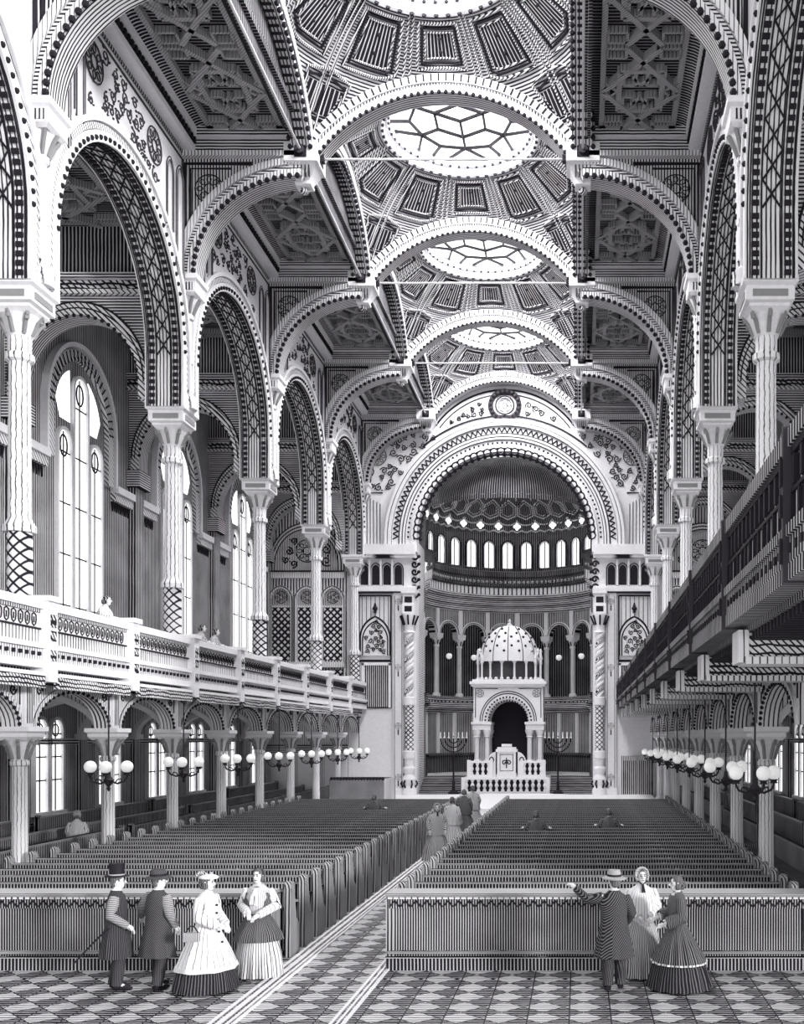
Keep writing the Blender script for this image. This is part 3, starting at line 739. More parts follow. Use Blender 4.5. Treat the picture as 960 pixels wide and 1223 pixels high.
# ribs between the domes
RT = sqrt(RD ** 2 - hy ** 2); RL = sqrt(RD ** 2 - CX ** 2)
ac = lambda R, h, n=30: [(R * cos(PI - math.acos(h / R) - (PI - 2 * math.acos(h / R)) * q / n), ZD + R * sin(PI - math.acos(h / R) - (PI - 2 * math.acos(h / R)) * q / n)) for q in range(n + 1)]
for i in range(1, 6):
    y = YL[i] - (.4 if i == 5 else 0); mp = PY(y); b = MB()
    b.band(ac(RT + .12, CX), ac(RT - .12, CX), mp, -.36, .36, m=0); b.band(ac(RT - .12, CX), ac(RT - .22, CX), mp, -.30, .30, m=1); b.band(ac(RT - .22, CX), ac(RT - .42, CX), mp, -.34, .34, m=0, ms=2)
    for k in range(44):
        a = math.acos(CX / RT) + (PI - 2 * math.acos(CX / RT)) * (k + .5) / 44
        b.ball(((RT - .42) * cos(a), y - .34, ZD + (RT - .42) * sin(a)), .065, 6, m=3)
        p = [((RT + r) * cos(a), ZD + (RT + r) * sin(a)) for r in (-.1, .1)]; b.bar(mp, p[0], p[1], .05, -.385, -.34, m=3)
    struct(b.build('ceiling_rib_' + ORD[i - 1], ['white' if i < 5 else 'light', 'mid', 'soffit', 'ink']))
for s in (-1, 1):
    for i in range(1, 5):
        c = (YL[i] + YL[i + 1]) / 2; mp = lambda u, v, d: (s * (CX + d), c + u, v); b = MB()
        b.band(ac(RL + .12, hy - .3), ac(RL - .12, hy - .3), mp, -.34, .34, m=0, ms=1); b.band(ac(RL - .12, hy - .3), ac(RL - .38, hy - .3), mp, -.28, .28, m=2, ms=1)
        for k in range(40):
            a = math.acos(hy / RL) + (PI - 2 * math.acos(hy / RL)) * (k + .5) / 40
            for dd in (-.3, .3): q = mp((RL - .38) * cos(a), ZD + (RL - .38) * sin(a), dd); b.ball(q, .08, 6, m=3)
            q0 = mp((RL - .4) * cos(a), ZD + (RL - .4) * sin(a), -.16); q1 = mp((RL - .4) * cos(a), ZD + (RL - .4) * sin(a), .16); b.tube([q0, q1], .05, 4, m=3)
        # wall closing the lunette over the side ceiling
        cu = ac(RL - .1, hy - .3)
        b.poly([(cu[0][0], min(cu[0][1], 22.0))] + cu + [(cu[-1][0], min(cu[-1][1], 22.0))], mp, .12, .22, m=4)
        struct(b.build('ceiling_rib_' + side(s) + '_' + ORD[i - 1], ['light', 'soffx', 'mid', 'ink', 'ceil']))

# ------------------------------------------------------------------ corbels and tie rods
def corbel(s, y, label):
    x = s * CX; t = thing('ceiling_corbel', label, 'corbel', (x, y, 20.9), 'pendant corbels where the ceiling arches meet')
    mb = MB(); mb.box(x - .5, x + .5, y - .5, y + .5, 20.95, 21.5, m=0)
    for dx, dy in ((0, -1), (1, 0), (-1, 0)): mb.box(x + dx * .5 - (.18 if not dx else .03), x + dx * .5 + (.18 if not dx else .03), y + dy * .5 - (.18 if not dy else .03), y + dy * .5 + (.18 if not dy else .03), 21.05, 21.4, m=1)
    mb.build('block', ['white', 'ink'], t)
    mb = MB(); mb.lathe((x, y, 0), [(.26, 20.36), (.34, 20.4), (.34, 20.46), (.3, 20.5), (.58, 20.9), (.66, 20.95)], 4, rot=PI / 4, m=0)
    for k in range(-2, 3): mb.box(x + k * .11 - .015, x + k * .11 + .015, y - .40, y - .3, 20.55, 20.88, m=1)
    mb.build('drop', ['white', 'ink'], t)
    mb = MB(); mb.lathe((x, y, 0), [(.03, 20.16), (.12, 20.22), (.14, 20.3), (.1, 20.37)], 10); mb.build('finial', 'mid', t)
for s in (-1, 1):
    for i in range(1, 6): corbel(s, YL[i] - (.55 if i == 5 else 0), f'pendant ceiling corbel on the {side(s)} of the domes, {ORD[i-1]} from the front')
def rod(p, q, label):
    t = thing('tie_rod', label, 'tie rod', p, 'straight iron tie rods between the corbels'); mb = MB(); mb.tube([p, q], .04, 6); mb.build('bar', 'steel', t)
    d = (Vector(q) - Vector(p)).normalized()
    for e, sg in ((Vector(p), 1), (Vector(q), -1)): mb = MB(); mb.tube([e, e + d * .12 * sg], .14, 8); mb.build('end_plate', 'iron', t)
for i in range(1, 5): rod((-CX + .5, YL[i], 21.25), (CX - .5, YL[i], 21.25), f'iron tie rod running straight across the nave, {ORD[i-1]} from the front')
for s in (-1, 1):
    for i in range(1, 5): rod((s * CX, YL[i] + .5, 21.25), (s * CX, YL[i + 1] - .5 - (.55 if i == 4 else 0), 21.25), f'iron tie rod running lengthwise on the {side(s)} of the domes, {ORD[i-1]} from the front')
# ------------------------------------------------------------------ end wall with the great arch
AC, AR = 14.6, 4.85
mp = PY(E_)
mb = MB(); cur = arch(0, AC, .64, AR, n=40)
mb.poly([(-HX - .4, 0)] + [(-AR, 0)] + cur + [(AR, 0), (HX + .4, 0), (HX + .4, 24.4), (-HX - .4, 24.4)], mp, 0, .8, m=0, ms=1)
we = struct(mb.build('wall_end', ['white', 'white']))
mb = MB(); f = lambda r: arch(0, AC, 13.9, r, n=48)
mb.band(f(6.55), f(6.2), mp, -.45, 0, m=0); mb.band(f(6.16), f(5.75), mp, -.3, 0, m=0); mb.band(f(5.72), f(5.45), mp, -.4, 0, m=0); mb.band(f(5.42), f(5.12), mp, -.28, 0, m=0); mb.band(f(5.1), f(4.78), mp, -.42, .4, m=0)
for k in range(64):
    a = PI * (k + .5) / 64; h = PI / 128
    P = lambda r, t: (r * cos(t), AC + r * sin(t))
    mb.bar(mp, P(6.1, a - h), P(5.82, a), .07, -.33, -.29, 1); mb.bar(mp, P(5.82, a), P(6.1, a + h), .07, -.33, -.29, 1)
    mb.ball(mp(*P(5.27, a), -.29), .06, 6, m=1)
for k in range(40):     # scalloped fringe
    a = PI * (k + .5) / 40; P = lambda r, t: (r * cos(t), AC + r * sin(t))
    lines(mb, mp, [(P(4.78, a)[0] + .2 * cos(q), P(4.78, a)[1] + .2 * sin(q)) for q in [j * PI / 4 for j in range(8)]], .06, -.40, 1, True)
    mb.ball(mp(*P(4.62, a + PI / 80), -.2), .11, 6, m=1); mb.ball(mp(*P(4.92, a + PI / 80), -.42), .06, 6, m=1)
for r in (6.38, 5.78, 5.58, 5.44): lines(mb, mp, f(r), .028, -.44 if r in (6.38,) else -.40 if r == 5.58 else -.3, 1)
for sg in (-1, 1):
    for z in [13.7 - .42 * k for k in range(6)]: lines(mb, mp, spiral(sg * 4.95, z, .2, 1.2, 0, sg, 12), .05, -.05, 1); mb.ball(mp(sg * 4.72, z, -.05), .1, 6, m=1)
mb.build('great_arch_rings', ['white', 'ink'], we)
mb = MB()       # lunette over the arch
lu = lambda r: arc(0, 18.2, r, a0=PI - .62, a1=.62, n=30)
for r, w_ in ((4.65, .05), (4.4, .03)): lines(mb, mp, lu(r), w_, -.03, 1)
mb.band(arc(0, AC, 6.85, a0=PI - .85, a1=.85, n=30), arc(0, AC, 6.78, a0=PI - .85, a1=.85, n=30), mp, -.1, 0, m=1)
mb.lathe((0, E_ - .05, 22.0), [(1e-4, 0)], 3) if False else None
for r, w_ in ((.78, .14), (.5, .04)): lines(mb, mp, [(r * cos(2 * PI * k / 24), 21.98 + r * sin(2 * PI * k / 24)) for k in range(24)], w_, -.12, 1 if w_ < .1 else 2, True, 6)
for k in range(20): a = 2 * PI * k / 20; mb.ball((.78 * cos(a), E_ - .26, 21.98 + .78 * sin(a)), .09, 6, m=1)
rosette(mb, mp, 0, 21.98, .36, -.05, 1, 6)
ins = lambda u, v: math.hypot(u, v - 18.2) < 4.3 and math.hypot(u, v - AC) > 6.9 and math.hypot(u, v - 21.98) > 1.0
scrollwork(mb, mp, ins, (-4.2, 4.2, 18.6, 22.8), .19, -.03, 1, 11, .03)
for sg in (-1, 1):   # square carved spandrels beside the rings
    bx = sorted((sg * 5.35, sg * 7.7))
    lines(mb, mp, [(sg * 7.75, 17.2), (sg * 7.75, 20.6), (sg * 4.2, 20.6)], .06, -.03, 1)
    lines(mb, mp, [(sg * 7.75, 14.3), (sg * 7.75, 17.2), (sg * 6.7, 17.2)], .04, -.03, 1)
    ins2 = lambda u, v: math.hypot(u, v - AC) > 6.7 and abs(u) < 7.65 and v < 20.5 and v > 17.3
    rosette(mb, mp, sg * 7.0, 19.2, .5, -.04, 1)
    ins3 = lambda u, v: ins2(u, v) and math.hypot(u - sg * 7.0, v - 19.2) > .62
    scrollwork(mb, mp, ins3, (*sorted((sg * 3.8, sg * 7.65)), 17.3, 20.5), .23, -.03, 1, 21, .028)
    for k in range(5): mb.bar(mp, (sg * (6.85 + .18 * k), 14.4), (sg * (6.85 + .18 * k), 16.6 + .1 * k), .03, -.03, 0, 1)
mb.build('carved_lunette', ['white', 'ink', 'iron'], we)
for sg in (-1, 1):
    mb = MB(); X = lambda a, b: sorted((sg * a, sg * b))
    mb.box(*X(4.85, 8.2), E_ - .55, E_, 13.75, 14.3, m=0); mb.box(*X(4.85, 8.2), E_ - .42, E_, 13.6, 13.75, m=3)
    mb.box(*X(4.85, 8.2), E_ - .3, E_, 11.75, 12.05, m=0); mb.box(*X(4.85, 8.2), E_ - .34, E_, 11.68, 11.75, m=1)
    for k in range(4):
        u = sg * (5.85 + .62 * k); cu = pointed(u, 13.0, 12.15, .2, .3, 6); mb.poly(cu, mp, -.04, 0, m=1); lines(mb, mp, pointed(u, 13.0, 12.1, .27, .3, 6), .03, -.05, 1)
        mb.bar(mp, (u + sg * .31, 12.1), (u + sg * .31, 13.5), .1, -.22, 0, 0)
    # tall panel with a pointed relief
    for z0, z1 in ((8.0, 11.55), (5.4, 7.95)):
        for a, b in (((6.25, z0), (8.0, z0)), ((8.0, z0), (8.0, z1)), ((8.0, z1), (6.25, z1)), ((6.25, z1), (6.25, z0))): mb.bar(mp, (sg * a[0], a[1]), (sg * b[0], b[1]), .07, -.08, 0, 1)
    for k in range(7): mb.bar(mp, (sg * (6.4 + .24 * k), 9.6), (sg * (6.4 + .24 * k), 11.5), .03, -.02, 0, 1)
    u = sg * 7.1; cu = pointed(u, 9.2, 8.25, .82, .55, 10); mb.poly(cu, mp, -.14, 0, m=0)
    lines(mb, mp, cu, .05, -.15, 1); lines(mb, mp, [(u + (p[0] - u) * .84, 8.25 + (p[1] - 8.25) * .88) for p in cu], .035, -.16, 1)
    ins4 = lambda a, b: abs(a - u) < .62 * max(0, min(1, (10.6 - b) / 1.4)) and b > 8.35
    scrollwork(mb, mp, ins4, (u - .7, u + .7, 8.3, 10.3), .16, -.16, 1, 31, .025)
    mb.lathe((u, E_ - .15, 10.6), [(.1, 0), (.06, .1), (.16, .22), (.09, .34), (.03, .55)], 8, m=1)
    # pilaster strip
    mb.box(*X(5.55, 6.1), E_ - .22, E_, .64, 11.68, m=0)
    for z in (11.2, 7.6, 4.4, 1.6): rosette(mb, PY(E_ - .22), sg * 5.82, z, .16, -.02, 1, 4); mb.bar(PY(E_ - .22), (sg * 5.82, z - .5), (sg * 5.82, z - .2), .06, -.02, 0, 1)
    for dx in (-.2, .2): mb.bar(PY(E_ - .22), (sg * 5.82 + dx, .8), (sg * 5.82 + dx, 11.5), .03, -.015, 0, 1)
    mb.box(*X(4.9, 6.15), E_ - .5, E_, .64, 1.0, m=0)
    mb.build('side_panel', ['white', 'ink', 'light', 'dent'], we)
    d = bpy.data.objects.new(f'door_{2 if sg < 0 else 3}', None); COL.objects.link(d); d.location = (sg * 6.95, E_ - .02, 5.4); d['_w'] = tuple(d.location); struct(d)
    b = MB(); b.box(*X(6.35, 7.75), E_ - .04, E_ + .02, 5.4, 7.75); b.build('leaf', 'wall', d)
    b = MB(); b.box(*X(6.25, 6.38), E_ - .12, E_, 5.4, 7.85); b.box(*X(7.72, 7.85), E_ - .12, E_, 5.4, 7.85); b.box(*X(6.25, 7.85), E_ - .12, E_, 7.72, 7.88); b.build('frame', 'white', d)
    # twisted column at the jamb
    x = sg * 5.2; y = E_ - .35
    t = thing('twisted_column', f'tall twisted column with a lattice foot on the {side(sg)} jamb of the great arch', 'column', (x, y, .64), )
    b = MB(); b.lathe((x, y, 0), [(.42, .64), (.42, .9), (.3, 1.1), (.4, 1.5), (.25, 1.75), (.34, 2.0), (.34, 2.1), (.24, 2.2), (.24, 2.6), (.34, 2.65), (.34, 3.0), (.24, 3.05)], 14, m=0)
    for k in range(6): a = k * PI / 3; b.tube([(x + .3 * cos(a), y + .3 * sin(a), 1.0), (x + .46 * cos(a), y + .46 * sin(a), 1.25), (x + .3 * cos(a), y + .3 * sin(a), 1.5)], .05, 5, m=1)
    b.build('base', ['white', 'ink'], t)
    b = MB(); b.lathe((x, y, 0), [(.24, 3.0), (.24, 5.55)], 14); b.build('lattice_shaft', 'lattice', t)
    b = MB(); b.lathe((x, y, 0), [(.23, 5.5), (.33, 5.55), (.33, 5.95), (.23, 6.0)], 14, m=0); 
    n = 60
    for q in range(3): b.tube([(x + .14 * cos(q * 2.09 + k * .42), y + .14 * sin(q * 2.09 + k * .42), 6.0 + 3.5 * k / n) for k in range(n + 1)], .12, 6, m=q % 2)
    b.build('twisted_shaft', ['white', 'mid'], t)
    b = MB(); b.lathe((x, y, 0), [(.25, 9.45), (.32, 9.5), (.25, 9.6), (.28, 10.0), (.45, 10.4), (.45, 10.5)], 12, m=0)
    for k in range(8): a = k * PI / 4; b.tube([(x + .3 * cos(a), y + .3 * sin(a), 9.9), (x + .44 * cos(a), y + .44 * sin(a), 10.25), (x + .5 * cos(a), y + .5 * sin(a), 10.4)], .05, 5, m=1)
    b.lathe((x, y, 0), [(.5, 10.5), (.5, 11.0), (.42, 11.05), (.42, 11.5), (.55, 11.6), (.55, 11.9)], 4, rot=PI / 4, m=0); b.box(x - .2, x + .2, y - .36, y - .3, 10.6, 10.9, m=1); b.box(x - .2, x + .2, y - .33, y - .28, 11.1, 11.42, m=1)
    b.build('capital', ['white', 'ink'], t)
# end walls of the aisles and galleries
for s in (-1, 1):
    x0, x1 = sorted((s * (HX + .4), s * OW)); c = s * (HX + .4 + OW) / 2
    mb = MB(); mb.box(x0, x1, E_, E_ + .4, 0, 5.3, m=0); mb.box(x0, x1, E_, E_ + .4, 5.3, 19.2, m=1)
    w = struct(mb.build('wall_end_' + side(s), ['light', 'wallfar'])); b = MB()
    b.band(arch(c, 13.2, 12.9, 2.05, 2.3, 24), arch(c, 13.2, 12.9, 1.75, 1.95, 24), mp, -.2, 0, m=0)
    for r in (2.05, 1.9, 1.75): lines(b, mp, arch(c, 13.2, 12.9, r, r * 1.12, 24), .03, -.21, 1)
    b.poly(arch(c, 13.2, 12.9, 1.75, 1.95, 24), mp, -.05, 0, m=2)
    ins = lambda u, v: v > 13.05 and (u - c) ** 2 / 1.7 ** 2 + (v - 13.2) ** 2 / 1.85 ** 2 < 1
    rosette(b, mp, c, 14.0, .62, -.06, 1)
    scrollwork(b, mp, lambda u, v: ins(u, v) and math.hypot(u - c, v - 14.0) > .7, (c - 1.7, c + 1.7, 13, 15.2), .3, -.06, 1, 9, .04)
    b.box(x0 + .2, x1 - .2, E_ - .22, E_, 12.5, 12.9, m=0); b.box(x0 + .2, x1 - .2, E_ - .3, E_, 12.82, 12.9, m=1)
    for k in (-1, 0, 1):
        u = c + k * 1.42; b.poly(pointed(u, 11.3, 8.0, .56, .2, 8), mp, -.04, 0, m=2)
        b.poly([(u - .5, 8.0), (u + .5, 8.0), (u + .5, 10.9), (u - .5, 10.9)], mp, -.06, 0, m=3)
        b.band(pointed(u, 11.3, 7.9, .68, .2, 8), pointed(u, 11.3, 7.9, .54, .2, 8), mp, -.22, 0, m=0); lines(b, mp, pointed(u, 11.3, 7.9, .64, .2, 8), .025, -.23, 1)
        rosette(b, mp, u, 11.45, .33, -.06, 1, 6); b.bar(mp, (u - .55, 10.95), (u + .55, 10.95), .1, -.12, 0, 0)
    b.box(x0 + .2, x1 - .2, E_ - .25, E_, 7.6, 7.9, m=0)
    b.poly([(x0 + .3, 6.2), (x1 - .3, 6.2), (x1 - .3, 7.5), (x0 + .3, 7.5)], mp, -.05, 0, m=3)
    b.build('blind_arcade', ['light', 'ink', 'mid', 'diaper'], w)
    b = MB(); b.box(x0, x1, E_ - .15, E_, 2.9, 3.3, m=0); b.box(x0, x1, E_ - .2, E_, 3.3, 3.36, m=1)
    for k in range(3): b.box(x0 + .3 + 1.45 * k, x0 + 1.5 + 1.45 * k, E_ - .06, E_, .9, 2.7, m=2)
    b.build('wainscot', ['midz', 'ink', 'white'], w)
d = bpy.data.objects.new('door_1', None); COL.objects.link(d); d.location = (7.3, E_ - .02, .64); d['_w'] = tuple(d.location); struct(d)
b = MB(); b.box(6.5, 7.28, E_ - .12, E_ - .03, .64, 2.5); b.box(7.32, 8.1, E_ - .12, E_ - .03, .64, 2.5); b.build('leaf', 'wall', d)
b = MB(); b.box(6.35, 8.25, E_ - .2, E_ - .03, 2.5, 2.75); b.box(6.35, 6.5, E_ - .2, E_ - .03, .64, 2.5); b.box(8.1, 8.2, E_ - .2, E_ - .03, .64, 2.5); b.build('frame', 'mid', d)

# ------------------------------------------------------------------ apse
AY, RA = 63.2, 5.6
C0 = (0, AY, 0); a0, a1 = math.radians(-32), math.radians(212)
def cyl(r): return lambda u, v, d: ((r + d) * sin(u), AY + (r + d) * cos(u), v)      # u = angle from the far end
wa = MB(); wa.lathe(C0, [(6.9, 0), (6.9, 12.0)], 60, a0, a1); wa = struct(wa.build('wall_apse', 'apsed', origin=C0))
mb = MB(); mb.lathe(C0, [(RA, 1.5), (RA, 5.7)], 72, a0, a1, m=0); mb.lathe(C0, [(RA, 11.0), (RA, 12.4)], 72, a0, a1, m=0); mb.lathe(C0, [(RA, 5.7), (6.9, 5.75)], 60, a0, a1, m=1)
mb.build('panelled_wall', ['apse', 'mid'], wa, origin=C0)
mb = MB(); mb.lathe(C0, [(RA - .1, 1.5), (RA - .1, 2.6), (RA - .22, 2.62), (RA - .22, 2.75), (RA, 2.78)], 72, a0, a1); mb.build('dado', 'apsed', wa, origin=C0)
mb = MB()
for k in range(-7, 8):
    u = math.radians(15 * k); q = cyl(RA)
    mb.poly([(u - .02, 2.78), (u + .02, 2.78), (u + .02, 5.4), (u - .02, 5.4)], q, -.1, .02, m=0)
mb.lathe(C0, [(RA, 5.3), (RA - .12, 5.36), (RA - .12, 5.5), (RA - .3, 5.6), (RA - .3, 5.78), (RA - .14, 5.8), (RA - .14, 6.3), (RA - .2, 6.34), (RA + .05, 6.4)], 72, a0, a1, m=1)
for k in range(60):
    u = math.radians(-110 + 220 * k / 59); p = cyl(RA - .14)(u, 6.05, -.02); mb.ball(p, .05, 5, m=2)
mb.build('pilaster_strips_and_ledge', ['white', 'apsez', 'ink'], wa, origin=C0)
# arcade on the upper walk
mb = MB(); q = cyl(RA); hw = math.radians(10)
for k in range(-6, 6):
    c = math.radians(10 + 20 * k); r = .72 / RA
    cu = [(c + r * cos(PI - PI * i / 16), 10.35 + .72 * sin(PI - PI * i / 16)) for i in range(17)]
    cu = [(c - hw, 10.35)] + cu + [(c + hw, 10.35)]
    mb.band(cu, [(u, 11.35) for u, v in cu], q, 0, .45, m=0)
    o = lambda rr: [(c + rr / RA * cos(PI - PI * i / 16), 10.35 + rr * sin(PI - PI * i / 16)) for i in range(17)]
    mb.band(o(.90), o(.74), q, -.1, .1, m=1); lines(mb, q, o(.82), .025, -.11, 2)
mb.build('arcade_arches', ['apse', 'white', 'ink'], wa, origin=C0)
for j, k in enumerate(range(-5, 6)):
    u = math.radians(20 * k); x, y, _ = cyl(RA + .1)(u, 0, 0)
    if abs(k) == 5: continue
    t = thing('apse_column', ('small round-arch column on the apse walk, ' + ('directly behind the domed ark' if k == 0 else f'{ORD[abs(k)-1]} to the {"left" if k < 0 else "right"} of the domed ark')), 'column', (x, y, 6.35), 'columns of the apse walk')
    b = MB(); b.lathe((x, y, 0), [(.26, 6.35), (.26, 6.5), (.2, 6.6)], 10); b.build('base', 'white', t)
    b = MB(); b.lathe((x, y, 0), [(.16, 6.55), (.15, 9.55)], 10); b.build('shaft', 'shaft', t)
    b = MB(); b.lathe((x, y, 0), [(.19, 9.5), (.2, 9.6), (.17, 9.66), (.3, 10.0), (.3, 10.05)], 10, m=0); b.lathe((x, y, 0), [(.4, 10.03), (.46, 10.35)], 4, rot=PI / 4 - u, m=0)
    for z in range(6): a = z * PI / 3; b.tube([(x + .18 * cos(a), y + .18 * sin(a), 9.65), (x + .3 * cos(a), y + .3 * sin(a), 9.9)], .035, 4, m=1)
    b.build('capital', ['white', 'ink'], t)
    b = MB(); p = cyl(RA)
    b.poly([(u - .025, 10.4), (u + .025, 10.4), (u + .025, 12.2), (u - .025, 12.2)], p, -.06, .02); b.build('strip', 'white', t)
# entablature under the drum
mb = MB(); mb.lathe(C0, [(RA, 11.9), (RA - .12, 12.0), (RA - .12, 12.25), (RA - .25, 12.4), (RA - .25, 12.7), (RA - .4, 12.85), (RA - .4, 13.05)], 80, a0, a1, m=0)
mb.lathe(C0, [(RA - .42, 13.05), (RA - .42, 13.5)], 80, a0, a1, m=1); mb.lathe(C0, [(RA - .42, 13.5), (RA - .55, 13.6), (RA - .55, 14.1), (RA - .65, 14.2), (RA - .65, 14.5), (RA - .4, 14.6), (RA, 14.65)], 80, a0, a1, m=2)
for k in range(70):
    u = math.radians(-118 + 236 * k / 69); p = cyl(RA - .55)(u, 13.85, -.02); mb.ball(p, .11, 6, m=3)
mb.build('entablature', ['apsez', 'dent', 'apsed', 'mid'], wa, origin=C0)
# drum with little windows
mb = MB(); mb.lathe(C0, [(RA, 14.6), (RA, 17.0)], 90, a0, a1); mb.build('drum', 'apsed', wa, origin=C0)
ND = 28; q = cyl(RA)
for k in range(-9, 10):
    u = 2 * PI * (k + .5) / ND
    if abs(u) > math.radians(122): continue
    b = MB(); r = .30 / RA
    cu = [(u - r, 14.85)] + [(u + r * cos(PI - PI * i / 10), 16.2 + .30 * sin(PI - PI * i / 10)) for i in range(11)] + [(u + r, 14.85)]
    b.poly(cu, q, -.05, -.02, m=0)
    cu2 = [(u + (a - u) * 1.35, 14.85 if v < 15 else 16.2 + (v - 16.2) * 1.4) for a, v in cu]
    b.band(cu2, cu, q, -.14, -.02, m=1); lines(b, q, cu2, .05, -.14, 2)
    b.bar(q, (u - .002, 14.85), (u - .002, 16.5), .012, -.07, -.05, 2)
    b.build('drum_window', ['awin', 'light', 'ink'], wa, origin=C0)
# semi-dome
ZB, HD = 16.95, 3.45
def ed(u, p, off=0.0): r = (RA - off) * cos(p); return (r * sin(u), AY + r * cos(u), ZB + (HD - off) * sin(p))
mb = MB(); P1 = math.acos(1.05 / RA); vs = []; n, k2 = 96, 14
for j in range(n):
    for i in range(k2 + 1): vs.append(ed(2 * PI * j / n, P1 * i / k2))
mb.add(vs, [(j * (k2 + 1) + i, ((j + 1) % n) * (k2 + 1) + i, ((j + 1) % n) * (k2 + 1) + i + 1, j * (k2 + 1) + i + 1) for j in range(n) for i in range(k2)])
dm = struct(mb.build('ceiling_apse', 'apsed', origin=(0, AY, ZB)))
mb = MB()
for k in range(ND):
    u = 2 * PI * k / ND; h = PI / ND
    mb.tube([ed(u, .66 + (P1 - .66) * i / 8, .05) for i in range(9)], .05, 4, m=0)
    # pointed hexagonal coffers
    for sc, w_ in ((.92, .055), (.66, .03)):
        c = u + h; pts = [(0, .30), (.62, .37), (.62, .56), (0, .68), (-.62, .56), (-.62, .37)]
        pts = [(c + a * h * 1.55 * sc, .49 + (b_ - .49) * sc) for a, b_ in pts]
        mb.tube([ed(a, b_, .06) for a, b_ in pts], w_, 4, True, m=0)
    # drooping scallops under the coffers
    mb.tube([ed(u + h * (1 + cos(PI - PI * i / 6)), .30 - .09 * sin(PI * i / 6), .08) for i in range(7)], .06, 4, m=0)
    mb.tube([ed(u + h * 2 * i / 4, .07 + .035 * (i % 2), .06) for i in range(5)], .06, 4, m=0)
mb.build('dome_ribs', 'mid', dm)
for k in range(-10, 11):      # four-lobed lights between the windows
    u = 2 * PI * k / ND; b = MB(); c = ed(u, .185, .10)
    t = Vector((cos(u), -sin(u), 0)); zz = Vector((0, 0, 1)); nn = Vector((-sin(u), -cos(u), 0))
    pts = []
    for i in range(32):
        a = 2 * PI * i / 32; r = .25 * (.62 + .38 * abs(cos(2 * a))); pts.append(Vector(c) + t * r * cos(a) + zz * r * sin(a))
    b.add([p + nn * .02 for p in pts] + [p - nn * .04 for p in pts], [tuple(range(32)), tuple(range(63, 31, -1))] + [(i, (i + 1) % 32, 32 + (i + 1) % 32, 32 + i) for i in range(32)])
    b.build('four_lobed_light', 'awin', dm)
b = MB(); zt = ZB + HD * sin(P1); b.lathe((0, AY, zt), [(1.12, -.08), (1.12, .05), (1.0, .1), (1.0, .4)], 32, m=0, caps=False); b.lathe((0, AY, zt), [(1e-4, .3), (1.02, .3)], 32, m=1, caps=False); b.build('oculus', ['white', 'sky'], dm)
mb = MB(); mb.lathe((0, AY, 0), [(RA, 1.2), (RA, 1.55), (1e-4, 1.55)], 60, a0, a1); struct(mb.build('floor_apse', 'step'))
for sg in (-1, 1):
    mb = MB()
    for k in range(5): mb.box(*sorted((sg * 2.45, sg * 4.82)), 58.4 + .45 * k, 61.0, .64 + .18 * k, .64 + .18 * (k + 1) + .001)
    struct(mb.build('trim_' + ('2' if sg < 0 else '3'), 'step'))
    mb = MB(); mb.box(*sorted((sg * 4.85, sg * 5.25)), E_ + .8, 60.6, .6, 14.6); struct(mb.build('wall_apse_' + side(sg), 'lightz'))
# hanging lamps in the arcade openings
for j, k in enumerate((-3, -2, 1, 2)):
    u = math.radians(10 + 20 * k); x, y, _ = cyl(RA - .1)(u, 0, 0)
    t = thing('hanging_globe_lamp', f'small round lamp hanging in an apse arch, {["outermost left", "inner left", "inner right", "outermost right"][j]} of the four', 'lamp', (x, y, 8.9), 'round lamps hanging in the apse arches')
    b = MB(); b.ball((x, y, 8.95), .2, 12); b.build('globe', 'globe', t); b = MB(); b.tube([(x, y, 9.12), (x, y, 11.05)], .025, 5); b.lathe((x, y, 9.1), [(.12, 0), (.1, .08), (.03, .14)], 8); b.build('chain', 'iron', t)

# ------------------------------------------------------------------ domed ark
t = thing('ark', 'white domed ark pavilion with dotted cupola standing before the apse', 'ark', (0, 61.2, 1.55))
mb = MB(); mb.box(-2.35, 2.35, 58.25, 63.2, .64, 1.55); pf = thing('ark_platform', 'white platform with carved baluster front beneath the domed ark', 'platform', (0, 58.3, .64)); mb.build('block', 'white', pf)
def balustrade(par, x0, x1, y, z0, z1, n, name='balustrade'):
    b = MB(); b.box(x0, x1, y - .1, y + .1, z0, z0 + .12, m=0); b.box(x0 - .04, x1 + .04, y - .14, y + .14, z1 - .12, z1, m=0); b.box(x0, x1, y + .04, y + .06, z0 + .1, z1 - .1, m=1)
    w = (x1 - x0) / n
    for k in range(n):
        x = x0 + w * (k + .5); h = z1 - z0 - .24
        b.lathe((x, y - .02, z0 + .12), [(w * .3, 0), (w * .3, h * .12), (w * .16, h * .25), (w * .36, h * .5), (w * .16, h * .75), (w * .3, h * .88), (w * .3, h)], 8, m=0)
    for x in (x0, x1): b.box(x - .1, x + .1, y - .16, y + .12, z0, z1 + (.05 if z1 > 2 else 0), m=0)
    return b.build(name, ['white', 'ink'], par)
balustrade(pf, -2.35, 2.35, 58.15, .64, 1.54, 14)
for sg in (-1, 1):
    x0, x1 = sorted((sg * .85, sg * 2.1)); bl = thing('ark_railing', f'short white railing on the ark platform, {side(sg)} of the reading desk', 'railing', ((x0 + x1) / 2, 58.75, 1.55)); balustrade(bl, x0, x1, 58.75, 1.55, 2.45, 4)
    b = MB(); b.poly([(sg * .62, 1.55)] + [(sg * (.62 + .5 * sin(q * PI / 12)), 2.3 + .75 * (cos(q * PI / 12)) - .1) for q in range(7)] + [(sg * 1.12, 1.55)], PY(58.95), -.08, .08, m=0)
    lines(b, PY(58.95), [(sg * .85 + .12 * cos(q * PI / 4), 2.5 + .16 * sin(q * PI / 4)) for q in range(8)], .03, -.09, 1, True); b.build('curved_wing', ['white', 'ink'], bl)
